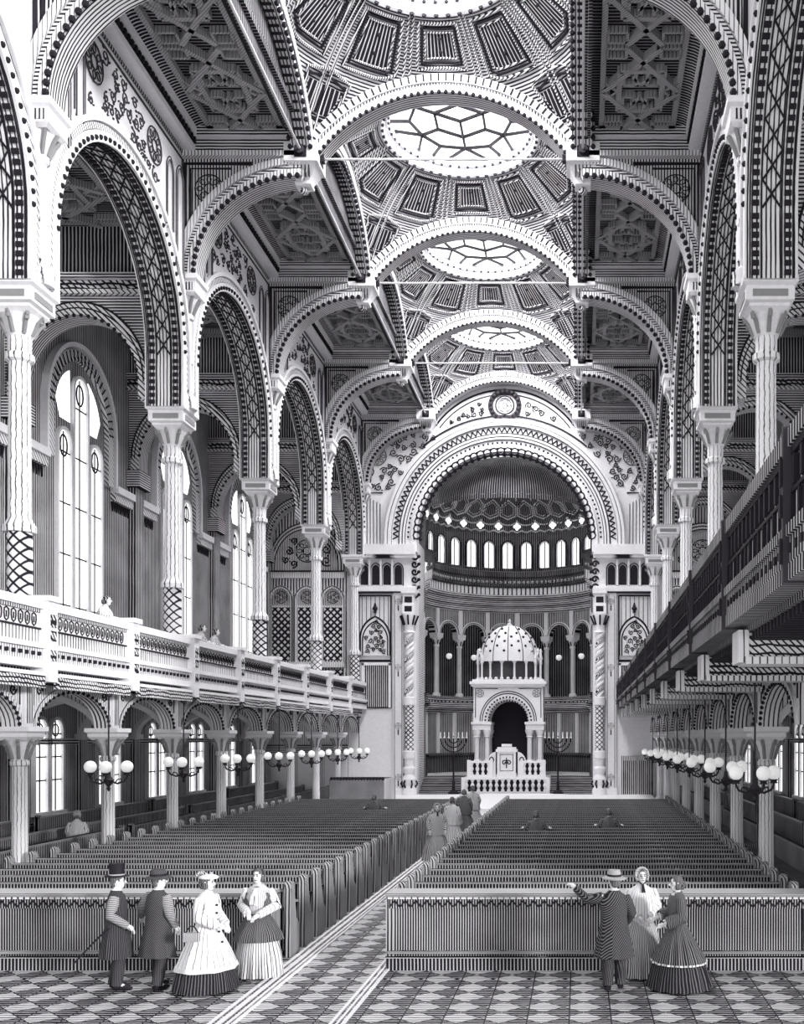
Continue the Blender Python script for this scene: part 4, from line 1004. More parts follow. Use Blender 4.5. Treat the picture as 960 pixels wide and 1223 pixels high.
# piers
for sg in (-1, 1):
    b = MB(); b.box(*sorted((sg * 1.05, sg * 2.05)), 60.1, 62.4, 1.55, 2.3, m=0); b.box(*sorted((sg * 1.0, sg * 2.1)), 60.05, 62.45, 2.2, 2.32, m=0); b.box(*sorted((sg * 1.15, sg * 1.95)), 60.08, 60.1, 1.7, 2.1, m=1); b.build('pedestal', ['white', 'light'], t)
    for dx in (1.22, 1.82):
        for dy in (60.35, 62.1):
            b = MB(); b.lathe((sg * dx, dy, 0), [(.2, 2.3), (.2, 2.42), (.14, 2.5), (.13, 3.75), (.2, 3.8), (.15, 3.86), (.25, 4.1), (.25, 4.2)], 12); b.build('column', 'white', t)
    b = MB(); b.box(*sorted((sg * 1.4, sg * 1.66)), 60.7, 61.9, 2.3, 4.2, m=1); b.box(*sorted((sg * 1.0, sg * 2.05)), 60.1, 62.4, 4.2, 4.55, m=0); b.box(*sorted((sg * .95, sg * 2.12)), 60.02, 62.45, 4.52, 4.66, m=0); b.build('impost', ['white', 'mid'], t)
b = MB(); pq = PY(60.2); cu = arch(0, 4.66, 4.66, 1.12, 1.22, 20)
b.poly([(-2.0, 4.66)] + cu + [(2.0, 4.66), (2.0, 6.7), (-2.0, 6.7)], pq, 0, .4, m=0); b.poly([(-2.0, 4.66)] + cu + [(2.0, 4.66), (2.0, 6.7), (-2.0, 6.7)], pq, 1.8, 2.2, m=0)
for sg in (-1, 1): b.box(*sorted((sg * 1.6, sg * 2.0)), 60.55, 62.05, 4.66, 6.7, m=0)
b.box(-1.65, 1.65, 60.5, 62.1, 6.4, 6.68, m=2)
for r in (1.62, 1.5): lines(b, pq, arch(0, 4.7, 4.7, r, r * 1.06, 20), .025, -.02, 1)
b.band(arch(0, 4.66, 4.66, 1.42, 1.52, 20), arch(0, 4.66, 4.66, 1.22, 1.32, 20), pq, -.1, 0, m=0)
for k in range(22): a = PI * (k + .5) / 22; b.ball((1.32 * cos(a), 60.08, 4.66 + 1.42 * sin(a)), .06, 5, m=1); b.ball((1.13 * cos(a), 60.16, 4.66 + 1.22 * sin(a)), .055, 5, m=1)
for sg in (-1, 1): rosette(b, pq, sg * 1.62, 6.3, .22, -.02, 1, 6); lines(b, pq, [(sg * 1.88, 4.9), (sg * 1.88, 6.58), (sg * .6, 6.58)], .025, -.02, 1)
b.build('arch_block', ['white', 'ink', 'mid'], t)
b = MB(); b.box(-1.62, 1.62, 62.1, 62.3, 1.55, 6.4); b.build('dark_curtain', plain('black_curtain', (.03, .026, .034), .9), t)
b = MB(); b.box(-2.12, 2.12, 60.0, 62.5, 6.7, 6.82, m=0); b.box(-2.2, 2.2, 59.92, 62.58, 6.82, 6.98, m=0); b.box(-2.06, 2.06, 60.05, 62.4, 6.98, 7.1, m=0); b.build('cornice', 'white', t)
b = MB(); cyk = 61.25; NN = 16
for k in range(NN):
    a = 2 * PI * (k + .5) / NN; x, y = 1.86 * cos(a), cyk + 1.22 * sin(a)
    b.lathe((x, y, 0), [(.1, 7.1), (.1, 7.2), (.06, 7.25), (.06, 8.0), (.11, 8.12)], 8, m=0); b.lathe((x, y, 0), [(.1, 8.1), (.08, 8.3), (.12, 8.36), (.02, 8.85)], 6, m=0); b.ball((x, y, 8.45), .045, 5, m=1)
    a2 = a + 2 * PI / NN; x2, y2 = 1.86 * cos(a2), cyk + 1.22 * sin(a2)
    L = lambda f, z: (x + (x2 - x) * f, y + (y2 - y) * f, z)
    b.tube([L(0, 8.0), L(.15, 8.2), L(.5, 8.42), L(.85, 8.2), L(1, 8.0)], .06, 5, m=0); b.tube([L(0, 8.25), L(.5, 8.75), L(1, 8.25)], .07, 5, m=0); b.tube([L(0.1, 8.3), L(.5, 8.63), L(.9, 8.3)], .025, 4, m=1)
    b.lathe(L(.5, 8.7), [(.07, 0), (.1, .1), (.02, .26)], 6, m=0)
    b.ball(L(.5, 7.16), .1, 6, m=0)
b.build('canopy_arcade', ['white', 'ink'], t)
b = MB(); b.lathe((0, cyk, 0), [(1.55, 7.1), (1.55, 8.2)], 24, sy=.65); b.build('inner_drum', 'apsed', t, origin=(0, cyk, 7))
b = MB(); prof = [(1.72 * sqrt(max(0, 1 - (q / 12) ** 2.3)) + 1e-4, 8.15 + 2.2 * q / 12) for q in range(13)]; b.lathe((0, cyk, 0), prof, 40, sy=.82, m=0, caps=False)
dome_p = lambda a, q: (1.73 * sqrt(max(0, 1 - (q / 12) ** 2.3)) * cos(a), cyk + .82 * 1.73 * sqrt(max(0, 1 - (q / 12) ** 2.3)) * sin(a), 8.15 + 2.22 * q / 12)
for k in range(12): b.tube([dome_p(2 * PI * k / 12, q) for q in range(12)], .022, 4, m=1)
for k in range(24):
    for q in ((3.2, 6.2, 8.8) if k % 2 else (4.8, 7.6, 10.2)):
        if q == 10.2 and k % 4: continue
        b.ball(dome_p(2 * PI * (k + .5) / 24, q), .075, 6, m=1)
b.lathe((0, cyk, 10.32), [(.16, 0), (.12, .1), (.05, .15), (.1, .25), (.01, .4)], 10, m=0)
b.build('cupola', ['white', 'ink'], t)
# reading desk
t = thing('reading_desk', 'white reading desk with a carved front in the middle of the ark platform', 'desk', (0, 58.95, 1.55))
b = MB(); b.box(-.55, .55, 58.7, 59.3, 1.55, 1.75, m=0); b.box(-.48, .48, 58.76, 59.24, 1.75, 2.95, m=0); b.box(-.6, .6, 58.66, 59.34, 2.95, 3.1, m=0); b.box(-.52, .52, 58.7, 59.3, 3.1, 3.22, m=0)
for sg in (-1, 1): b.box(*sorted((sg * .42, sg * .52)), 58.68, 58.8, 1.75, 2.95, m=0)
b.build('body', ['white'], t)
b = MB(); pd = PY(58.75); lines(b, pd, [(-.36, 1.9), (.36, 1.9), (.36, 2.8), (-.36, 2.8)], .02, 0, 0, True); lines(b, pd, spiral(-.12, 2.35, .16, 1.2, 0, 1), .03, 0, 0); lines(b, pd, spiral(.12, 2.35, .16, 1.2, PI, -1), .03, 0, 0); b.bar(pd, (0, 2.05), (0, 2.62), .06, -.03, .02, 0); b.build('carved_front', 'ink', t)
t = thing('book', 'large white open book lying on top of the reading desk', 'book', (0, 58.95, 3.22)); b = MB(); b.box(-.28, .28, 58.8, 59.15, 3.22, 3.4); b.build('pages', 'white', t); b = MB(); b.box(-.3, .3, 58.78, 59.17, 3.22, 3.25); b.build('cover', 'mid', t)
for sg in (-1, 1):
    x = sg * 2.9; y = 58.15
    t = thing('candelabrum', f'tall dark branched candelabrum standing {side(sg)} of the ark', 'candelabrum', (x, y, .64))
    b = MB(); b.lathe((x, y, .64), [(.32, 0), (.3, .08), (.1, .2), (.06, .5), (.1, .6), (.05, .7), (.045, 2.0), (.09, 2.1), (.04, 2.2), (.035, 3.2)], 10); b.build('stem', 'ink', t)
    b = MB()
    for r in (.3, .55, .8): b.tube([(x + r * cos(PI + PI * i / 12) * .9, y, 3.75 + r * sin(PI + PI * i / 12)) for i in range(13)], .035, 5)
    b.build('branches', 'ink', t)
    b = MB()
    for r in (-.72, -.5, -.27, 0, .27, .5, .72): b.lathe((x + r, y, 3.72), [(.06, 0), (.07, .05), (.03, .07), (.03, .3), (.01, .36)], 6)
    b.build('candles', 'white', t)

# ------------------------------------------------------------------ pews
def make_pew(x0, x1, y, aisle, label, group, ht=1.16):
    """aisle = +1 when the aisle end is at x1, -1 when at x0"""
    t = thing('pew', label, 'pew', ((x0 + x1) / 2, y, 0), group)
    mb = MB(); mb.box(x0 + .06, x1 - .06, y, y + .05, .12, ht - .03); mb.build('backrest', 'pew', t)
    mb = MB(); mb.box(x0 + .04, x1 - .04, y - .04, y + .07, ht - .032, ht); mb.build('top_rail', 'pewtop', t)
    mb = MB(); mb.box(x0 + .05, x1 - .05, y + .05, y + .46, .42, .47); mb.box(x0 + .06, x1 - .06, y + .4, y + .43, .05, .42); mb.build('seat', 'pewseat', t)
    mb = MB(); mb.box(x0 + .06, x1 - .06, y - .12, y - .01, .82, .86); mb.build('book_rest', 'pewseat', t)
    for x, main in ((x0, aisle < 0), (x1, aisle > 0)):
        mb = MB(); mq = lambda u, v, d: (x + d, u, v)
        mb.poly([(y - .10, 0), (y + .48, 0), (y + .48, .5), (y + .30, .62), (y + .14, ht + .02)] + [(y + .12 * cos(q * PI / 6), ht + .02 + .13 * sin(q * PI / 6)) for q in range(1, 6)] + [(y - .12, ht + .02), (y - .12, .9)], mq, -.05, .05, m=0)
        e = mb.build('end_panel', 'pewend', t)
        mb = MB(); mb.tube([(x - .07, y, ht + .05), (x + .07, y, ht + .05)], .09, 10); mb.build('rounded_cap', 'pewtop', e)
    return t
NR = 29; PY0 = 18.1; PP = 0.94
for blk, x0, x1, al in (('left', -7.8, -.92, 1), ('right', 1.05, 7.8, -1)):
    proto = None
    for i in range(NR):
        lab = f'long dark slatted pew in the {blk} block, {ORD[i]} row counted from the front partition'
        if i == 0: proto = make_pew(x0, x1, PY0, al, lab, f'pews of the {blk} block')
        else:
            c = copy_tree(proto); c.location.y = PY0 + PP * i; c['label'] = lab
    t = thing('front_partition', f'dark panelled wooden partition closing the front of the {blk} pew block', 'partition', ((x0 + x1) / 2, 17.1, 0))
    xa, xb = (x0, x1 - .05) if blk == 'left' else (x0 - .05, x1)
    b = MB(); b.box(xa, xb, 17.1, 17.2, .2, 1.0); b.build('planks', 'plank', t)
    b = MB(); b.box(xa - .04, xb + .04, 17.02, 17.24, 0, .20, m=0); b.box(xa - .03, xb + .03, 17.05, 17.22, .26, .31, m=1); b.box(xa - .06, xb + .06, 17.0, 17.24, .20, .22, m=1); b.build('plinth', ['pew', 'pewtop'], t)
    b = MB(); b.box(xa, xb, 17.07, 17.22, 1.0, 1.16, m=0)
    n = int((xb - xa) / .17)
    for k in range(n):
        x = xa + (xb - xa) * (k + .5) / n; b.bar(PY(17.07), (x - .08, 1.03), (x, 1.13), .022, -.015, 0, m=1); b.bar(PY(17.07), (x, 1.13), (x + .08, 1.03), .022, -.015, 0, m=1)
    b.build('zigzag_frieze', ['plank', 'ink'], t)
    b = MB(); b.box(xa - .05, xb + .05, 16.98, 17.55, 1.2, 1.26, m=0); b.box(xa - .02, xb + .02, 17.02, 17.5, 1.16, 1.2, m=1); b.box(xa, xb, 17.5, 17.55, .3, 1.16, m=2); b.build('book_ledge', ['pewtop', 'light', 'pew'], t)
    for x in (xa, xb):
        b = MB(); b.box(x - .06, x + .06, 17.08, 17.52, 0, 1.18); b.build('end_panel', 'pewend', t)

def long_pew(s, x, ya, yb, z, ht, label, group, face):
    t = thing('side_pew', label, 'pew', (x, (ya + yb) / 2, z), group)
    mb = MB(); mb.box(x - .03, x + .03, ya, yb, z + .1, z + ht - .06); mb.build('backrest', 'pewy', t)
    mb = MB(); mb.box(x - .07, x + .07, ya, yb, z + ht - .06, z + ht); mb.build('top_rail', 'pewtop', t)
    mb = MB(); mb.box(*sorted((x + face * .04, x + face * .46)), ya, yb, z + .42, z + .47); mb.build('seat', 'pewseat', t)
    for y in (ya + .03, yb - .03):
        mb = MB(); mb.box(*sorted((x - face * .08, x + face * .48)), y - .03, y + .03, z, z + .55); mb.box(*sorted((x - face * .08, x + face * .1)), y - .03, y + .03, z + .55, z + ht + .05); mb.build('end_panel', 'pewend', t)
row = ['near the wall', 'in the middle', 'next to the columns']
for s in (-1, 1):
    for j, (x, ht) in enumerate(((12.45, 1.35), (11.0, 1.15), (9.6, 1.1))):
        for i in range(4):
            ya = A_ + S * i + .3; long_pew(s, s * x, ya, ya + S - .6, 0, ht, f'long dark pew in the {side(s)} aisle {row[j]}, {ORD[i]} bay from the front', f'pews of the {side(s)} aisle', -s)
# tiered gallery pews on the left
b = MB(); 
for j, (xa, z) in enumerate(((-9.7, .45), (-11.1, .95), (-12.4, 1.5))): b.box(-OW, xa + .8, A_ - 4, E_ - .1, ZG + z - .55, ZG + z)
b.box(-9.2, -7.98, A_ - 4, E_ - .1, ZG, ZG + .3)
struct(b.build('floor_gallery_tiers', 'soff'))
for j, (xa, z) in enumerate(((-9.9, .45), (-11.3, .95), (-12.6, 1.5))):
    for i in range(4):
        ya = A_ - 1.2 + S * i + .2; long_pew(-1, xa, ya, min(ya + S - .4, E_ - .4), ZG + z, 1.12, f'dark pew on the left gallery, {["lowest", "middle", "top"][j]} tier, {ORD[i]} bay from the front', 'tiered pews of the left gallery', 1)
# enclosed stall beside the dais
t = thing('enclosed_stall', 'dark enclosed stall with a ruffled top edge left of the ark', 'stall', (-6.6, 51.5, .64))
b = MB(); b.box(-7.9, -5.3, 50.2, 50.32, .64, 1.75, m=0); b.box(-7.9, -7.78, 50.3, 53.4, .64, 1.75, m=0); b.box(-7.9, -5.3, 53.3, 53.42, .64, 1.75, m=0); b.build('dark_sides', 'plank', t)
b = MB(); b.box(-5.42, -5.3, 50.32, 53.3, .64, 1.75); b.build('pale_side', 'slat', t)  # right side of the stall, paler than its other sides
b = MB()
for k in range(18): b.ball((-7.8 + 2.45 * k / 17, 50.26, 1.78), .1, 6)
b.build('ruffled_edge', 'ink', t)

# ------------------------------------------------------------------ globe lamps
def make_lamp(x, y, top, label, group):
    z = 3.0; t = thing('globe_chandelier', label, 'chandelier', (x, y, z), group)
    b = MB(); b.tube([(x, y, z - .1), (x, y, top)], .02, 6); b.lathe((x, y, top - .08), [(.1, .08), (.09, .02), (.03, 0)], 8); b.build('rod', 'iron', t)
    b = MB(); b.lathe((x, y, z - .55), [(.01, 0), (.05, .06), (.03, .12), (.1, .2), (.13, .28), (.06, .36), (.04, .5)], 10); b.build('hub', 'iron', t)
    for a in (.25, .25 + PI, .25 - PI / 2):
        d = lambda r, h: (x + r * cos(a), y + r * sin(a), z + h)
        b = MB(); b.tube([d(.05, -.3), d(.2, -.36), d(.36, -.3), d(.42, -.2), d(.42, -.13)], .025, 6); b.tube([d(.15, -.34), d(.2, -.26), d(.28, -.24), d(.3, -.3)], .018, 5); b.lathe((d(.42, -.16)), [(.09, 0), (.06, .04), (.1, .08)], 8); ar = b.build('arm', 'iron', t)
        b = MB(); b.ball(d(.42, .06), .15, 16); b.build('globe', 'globe', ar)
    return t
for s, n, y0, st, x, tp in ((-1, 7, 25.9, 4.9, -7.55, 4.87), (1, 8, 21.6, 4.31, 7.72, 5.1)):
    proto = None
    for i in range(n):
        lab = f'dark iron chandelier of white glass globes hanging under the {side(s)} gallery, {ORD[i]} from the front'
        if proto is None: proto = make_lamp(x, y0, tp, lab, f'globe chandeliers under the {side(s)} gallery')
        else: c = copy_tree(proto); c.location.y = y0 + st * i; c['label'] = lab
# ------------------------------------------------------------------ people
M['skin'] = plain('pale_skin', gray(0.82))
M['cloth_black'] = hatch('black_cloth', 'ang', duty=0.70, angk=60, paper=gray(0.16), coord='obj', wob=.5)
M['cloth_dark'] = hatch('dark_cloth', 'ang', duty=0.62, angk=70, paper=gray(0.30), coord='obj', wob=.5)
M['cloth_tweed'] = hatch('dark_slanting_cloth', 'd', 0.026, 0.60, paper=gray(0.17), coord='obj', wob=.3)
M['cloth_grey'] = hatch('grey_cloth', 'ang', duty=0.40, angk=56, paper=gray(0.7), coord='obj', wob=.5)
M['cloth_white'] = hatch('white_cloth', 'ang', duty=0.12, angk=26, paper=gray(0.92), coord='obj', wob=.6)
M['cloth_stripe'] = hatch('pale_striped_cloth', 'ang', duty=0.26, angk=44, paper=gray(0.82), coord='obj', wob=.4)
M['cloth_sleeve'] = hatch('lit_sleeve_cloth', 'z', 0.02, 0.45, paper=gray(0.55), coord='obj', wob=.3)  # paler than the coats: light on the men's sleeves put into the colour
M['hair'] = hatch('dark_hair', 'ang', duty=0.7, angk=30, paper=gray(0.4), coord='obj', wob=.8)

def skin_body(J, E, root):
    bm = bmesh.new(); ly = bm.verts.layers.skin.verify(); V = {}
    for k, (p, r) in J.items():
        v = bm.verts.new(p); v[ly].radius = (r, r); v[ly].use_root = (k == root); V[k] = v
    for a, b in E: bm.edges.new((V[a], V[b]))
    me = bpy.data.meshes.new('tmp'); bm.to_mesh(me); bm.free()
    ob = bpy.data.objects.new('tmp', me); COL.objects.link(ob)
    sk = ob.modifiers.new('s', 'SKIN'); sk.use_smooth_shade = True; ob.modifiers.new('u', 'SUBSURF').levels = 1
    dg = bpy.context.evaluated_depsgraph_get(); ev = ob.evaluated_get(dg); m2 = ev.to_mesh()
    vs = [tuple(v.co) for v in m2.vertices]; fs = [tuple(p.vertices) for p in m2.polygons]
    ev.to_mesh_clear(); bpy.data.objects.remove(ob); bpy.data.meshes.remove(me)
    return vs, fs

def rings(mb, R, n=32, folds=9, m=None, ph=0.0, cap=True):
    """stacked elliptical sections (z, cx, cy, rx, ry, fold depth)"""
    vs = []
    for z, cx, cy, rx, ry, am in R:
        for j in range(n):
            a = 2 * PI * j / n; q = 1 + am * sin(folds * a + ph + z * 2)
            vs.append((cx + rx * q * cos(a), cy + ry * q * sin(a), z + am * .12 * cos(folds * a)))
    fs = [(i * n + j, i * n + (j + 1) % n, (i + 1) * n + (j + 1) % n, (i + 1) * n + j) for i in range(len(R) - 1) for j in range(n)]
    if cap: fs += [tuple(range(n - 1, -1, -1)), tuple(range((len(R) - 1) * n, len(R) * n))]
    mb.add(vs, fs, m)

def person(label, loc, rz, k=1.0, arms=None, yaw=0.0, outfit=None, hat=None, hair='short', seated=False, step=0.0, group=None, lean=0.0):
    t = thing('person', label, 'person', (0, 0, 0), group)
    dz_ = -.46 if seated else 0.0
    T = lambda x, y, z: (x, y - lean * max(0, z - 1.0), z + dz_)
    if arms is None: arms = [((-.26, .02, 1.16), (-.24, -.12, .95)), ((.26, .02, 1.16), (.24, -.12, .95))]
    J = {'pel': (T(0, 0, .95), .13), 'chest': (T(0, .01, 1.24), .135), 'nb': (T(0, .015, 1.44), .06), 'hd': (T(0, 0, 1.57), .055)}
    E = [('pel', 'chest'), ('chest', 'nb'), ('nb', 'hd')]
    for q, sg in (('l', -1), ('r', 1)):
        if seated: L = [((sg * .09, -.02, .47), .09), ((sg * .1, -.42, .50), .07), ((sg * .1, -.42, .1), .045), ((sg * .1, -.54, .05), .04)]
        else: L = [((sg * .09, 0, .88), .09), ((sg * .1, -.03 + sg * step * .5, .5), .065), ((sg * .1, .03 + sg * step, .1), .045), ((sg * .115, -.1 + sg * step, .05), .04)]
        prev = 'pel'
        for n_, (p, r) in zip(('hip', 'knee', 'ank', 'toe'), L): J[n_ + q] = (p, r); E.append((prev, n_ + q)); prev = n_ + q
        el, wr = arms[0 if sg < 0 else 1]
        J['sh' + q] = (T(sg * .17, .01, 1.39), .065); J['el' + q] = (T(*el), .045); J['wr' + q] = (T(*wr), .03)
        E += [('chest', 'sh' + q), ('sh' + q, 'el' + q), ('el' + q, 'wr' + q)]
    vs, fs = skin_body(J, E, 'pel')
    mb = MB(); mb.add(vs, fs)
    # hands: palm, four fingers of different length and a thumb
    for q, sg in (('l', -1), ('r', 1)):
        e = Vector(J['el' + q][0]); w = Vector(J['wr' + q][0]); d = (w - e).normalized(); side_ = d.cross(Vector((0, 0, 1)))
        side_ = side_.normalized() if side_.length > .1 else Vector((1, 0, 0)); up = side_.cross(d)
        mb.tube([w - d * .02, w + d * .03, w + d * .075, w + d * .095], [.028, .036, .038, .028], 8)
        for i, ln in enumerate((.062, .075, .07, .052)):
            b = w + d * .085 + side_ * (.027 - .018 * i); mb.tube([b, b + d * ln * .5 - up * .008, b + d * ln * .85 - up * .03, b + d * ln * .95 - up * .05], [.0105, .0105, .009, .006], 6)
        b = w + d * .03 + side_ * .033 ; mb.tube([b, b + side_ * .03 + d * .02 - up * .01, b + side_ * .03 + d * .055 - up * .025], [.013, .012, .008], 6)
    HC = Vector(T(0, -.01, 1.62)); cy_, sy_ = cos(yaw), sin(yaw)
    hr = lambda x, y, z: (HC.x + x * cy_ - y * sy_, HC.y + x * sy_ + y * cy_, HC.z + z)
    def hball(mb, c, rx, ry, rz_, n=14, m=None):
        kk = max(6, n // 2); vs2 = []
        for i in range(kk + 1):
            for j in range(n):
                a = 2 * PI * j / n; s_ = max(sin(PI * i / kk), 1e-4); vs2.append(hr(c[0] + rx * s_ * cos(a), c[1] + ry * s_ * sin(a), c[2] - rz_ * cos(PI * i / kk)))
        mb.add(vs2, [(i * n + j, i * n + (j + 1) % n, (i + 1) * n + (j + 1) % n, (i + 1) * n + j) for i in range(kk) for j in range(n)], m)
    hball(mb, (0, .005, .012), .076, .095, .105); hball(mb, (0, -.03, -.05), .056, .062, .065)
    mb.tube([hr(0, -.088, .02), hr(0, -.112, -.015), hr(0, -.09, -.024)], [.01, .016, .012], 6)
    for sg in (-1, 1): hball(mb, (sg * .078, .01, 0), .012, .022, .032, 8)
    mb.build('body', 'skin', t)
    for sg in (-1, 1): b = MB(); hball(b, (sg * .033, -.086, .018), .013, .008, .009, 8); b.tube([hr(sg * .05, -.088, .038), hr(sg * .033, -.093, .045), hr(sg * .014, -.093, .038)], .005, 4); b.build('eye', 'ink', t)
    b = MB(); b.tube([hr(-.024, -.083, -.055), hr(0, -.092, -.052), hr(.024, -.083, -.055)], .006, 5); b.build('mouth', 'iron', t)
    b = MB()
    if hair == 'short': hball(b, (0, .02, .035), .084, .095, .098); hball(b, (0, .06, -.02), .068, .05, .07)
    else:
        hball(b, (0, .022, .036), .086, .098, .10); hball(b, (0, .095, -.02), .062, .06, .075)
        for sg in (-1, 1): hball(b, (sg * .07, .015, -.03), .03, .05, .06)
    hb = b.build('hair', 'hair', t)
    def lath(mb, c, prof, n=18, m=None, sy=1.15):
        vs2 = [hr(c[0] + r * cos(2 * PI * j / n), c[1] + r * sy * sin(2 * PI * j / n), c[2] + z) for r, z in prof for j in range(n)]
        mb.add(vs2, [(i * n + j, i * n + (j + 1) % n, (i + 1) * n + (j + 1) % n, (i + 1) * n + j) for i in range(len(prof) - 1) for j in range(n)] + [tuple(range((len(prof) - 1) * n, len(prof) * n)), tuple(range(n - 1, -1, -1))], m)
    if hat == 'top':
        b = MB(); lath(b, (0, .015, .07), [(.1, 0), (.155, .012), (.155, .022), (.1, .02), (.092, .06), (.1, .20), (.1, .205)]); h = b.build('top_hat', 'ink', t)
        b = MB(); lath(b, (0, .015, .07), [(.098, .025), (.097, .05)]); b.build('hat_band', 'cloth_grey', h)
    elif hat in ('felt', 'pale'):
        b = MB(); lath(b, (0, .015, .06), [(.1, 0), (.18, -.015), (.185, 0), (.105, .025), (.1, .08), (.085, .12), (.03, .125)]); h = b.build('felt_hat', 'cloth_tweed' if hat == 'felt' else 'cloth_grey', t)
        b = MB(); lath(b, (0, .015, .06), [(.108, .025), (.105, .055)]); b.build('hat_band', 'ink', h)
    elif hat == 'plume':
        b = MB(); lath(b, (0, -.01, .075), [(.07, 0), (.125, .0), (.13, .025), (.09, .05), (.03, .06)]); h = b.build('small_hat', 'cloth_white', t)
        b = MB(); b.tube([hr(.02, .02, .12), hr(-.03, .08, .17), hr(-.05, .14, .15), hr(-.05, .18, .09)], [.02, .03, .025, .01], 6); hball(b, (.03, -.03, .14), .03, .03, .03, 8); b.build('plume', 'cloth_grey', h)
    elif hat == 'bonnet':
        b = MB(); hball(b, (0, .035, .03), .105, .105, .115)
        b.tube([hr(.105 * cos(a), -.035 + .01 * sin(a), .03 + .118 * sin(a)) for a in [(-.25 + 1.5 * i / 12) * PI for i in range(13)]], .02, 6); h = b.build('bonnet', 'cloth_grey', t)
        b = MB(); b.tube([hr(-.07, -.04, -.06), hr(0, -.07, -.13), hr(.07, -.04, -.06)], .012, 5); b.tube([hr(0, -.08, -.13), hr(.02, -.13, -.24)], [.02, .012], 5); b.tube([hr(0, -.08, -.13), hr(-.02, -.13, -.24)], [.02, .012], 5); b.build('ribbon', 'ink', h)
    elif hat == 'wreath':
        b = MB()
        for i in range(9): a = PI * (i / 8) ; hball(b, (.085 * cos(a), .02, .045 + .075 * sin(a)), .026, .03, .026, 8)
        b.build('hair_flowers', 'cloth_black', t)
    # clothes
    A = lambda q: [Vector(J['sh' + q][0]), Vector(J['el' + q][0]), Vector(J['wr' + q][0])]
    def sleeves(mat, r0=.085, r1=.07, r2=.055, end=1.0, name='sleeve', par=None):
        for q in 'lr':
            s0, e, w = A(q); w2 = e + (w - e) * end; b = MB()
            b.tube([s0 + Vector((0, 0, .02)), s0 + (e - s0) * .3, s0 + (e - s0) * .7, e, e + (w2 - e) * .5, w2], [r0 * .8, r0, r0 * .9, r1, (r1 + r2) / 2, r2], 12); b.build(name, mat, par or t)
    def Rg(L): return [(z + (dz_ if (seated and z > .9) else 0), cx, cy - lean * max(0, z - 1.0), rx, ry, am) for z, cx, cy, rx, ry, am in L]
    neck = [(1.40, 0, .01, .20, .12, 0), (1.455, 0, .015, .12, .09, 0), (1.50, 0, .015, .075, .075, 0)]
    def trousers(mat):
        b = MB()
        for q in 'lr':
            P = [J[n_ + q][0] for n_ in ('hip', 'knee', 'ank')]; b.tube([P[0], P[1], (P[2][0], P[2][1], .08)], [.115, .095, .08], 12)
        b.build('trousers', mat, t)
        for q in 'lr':
            a, z = Vector(J['ank' + q][0]), Vector(J['toe' + q][0]); b = MB(); b.tube([a + Vector((0, .05, -.05)), a + Vector((0, 0, -.045)), z + Vector((0, -.02, -.008)), z + Vector((0, -.09, -.018))], [.04, .05, .045, .02], 8); b.build('shoe', 'ink', t)
    if outfit in ('frock', 'jacket', 'overcoat'):
        mat = {'frock': 'cloth_black', 'jacket': 'cloth_tweed', 'overcoat': 'cloth_tweed'}[outfit]; lo = .5 if not seated else .9
        if not seated: trousers('cloth_black')
        else: trousers('cloth_dark')
        b = MB(); R = [(lo, 0, .02, .30, .24, .05), (.72, 0, .02, .265, .21, .045), (.95, 0, .015, .215, .165, .02), (1.1, 0, .01, .20, .15, .01), (1.28, 0, .01, .225, .15, 0)] + neck
        if seated: R = [(.9, 0, 0, .22, .18, 0), (1.1, 0, .01, .20, .15, .01), (1.28, 0, .01, .225, .15, 0)] + neck
        rings(b, Rg(R)); ct = b.build('coat', mat, t); sleeves('cloth_sleeve' if outfit != 'overcoat' else mat, par=t)
        b = MB(); b.lathe(T(0, .012, 1.44), [(.095, 0), (.078, .03), (.08, .075), (.07, .075)], 14); b.build('collar', 'cloth_white', ct)
    elif outfit == 'coatdress':       # long flared white coat over a dark skirt
        b = MB(); rings(b, [(.03, 0, .03, .50, .46, .05), (.3, 0, .03, .44, .40, .05), (.6, 0, .02, .33, .29, .03), (.98, 0, .01, .17, .14, 0)], folds=14); b.build('skirt', 'cloth_black', t)
        b = MB(); rings(b, Rg([(.36, 0, .02, .47, .42, .05), (.6, 0, .02, .37, .32, .05), (.85, 0, .015, .25, .2, .03), (1.05, 0, .01, .165, .13, .0), (1.26, 0, 0, .2, .15, 0)] + neck), folds=8); ct = b.build('long_coat', 'cloth_white', t)
        b = MB(); rings(b, [(.34, 0, .02, .485, .435, .05), (.40, 0, .02, .465, .415, .05)], folds=8); b.build('hem_border', 'white', ct)
        for z in (1.3, 1.18, 1.06, .9, .75): b = MB(); b.ball((0, -.15 - (.02 if z > 1.1 else .06 if z > .8 else .12), z), .018, 6); b.build('button', 'ink', ct)
        b = MB(); rings(b, [(1.02, 0, .01, .175, .14, 0), (1.07, 0, .01, .172, .137, 0)]); b.build('belt', 'cloth_black', ct)
        sleeves('cloth_white', .085, .09, .075)
    elif outfit == 'overskirt':       # pale striped skirt, dark gathered overskirt, fringed shawl
        b = MB(); rings(b, [(.03, 0, .02, .40, .36, .06), (.35, 0, .02, .36, .32, .06), (.7, 0, .02, .28, .25, .03), (.98, 0, .01, .16, .13, 0)], folds=15); b.build('skirt', 'cloth_stripe', t)
        b = MB(); rings(b, [(.60, 0, .02, .39, .35, .07), (.72, 0, .02, .36, .32, .05), (.88, 0, .02, .27, .22, .03), (1.03, 0, .01, .165, .13, 0)], folds=9); b.build('overskirt', 'cloth_dark', t)
        b = MB(); rings(b, Rg([(1.0, 0, .01, .16, .13, 0), (1.12, 0, 0, .165, .135, 0), (1.28, 0, 0, .2, .15, 0)] + neck)); b.build('blouse', 'cloth_stripe', t)
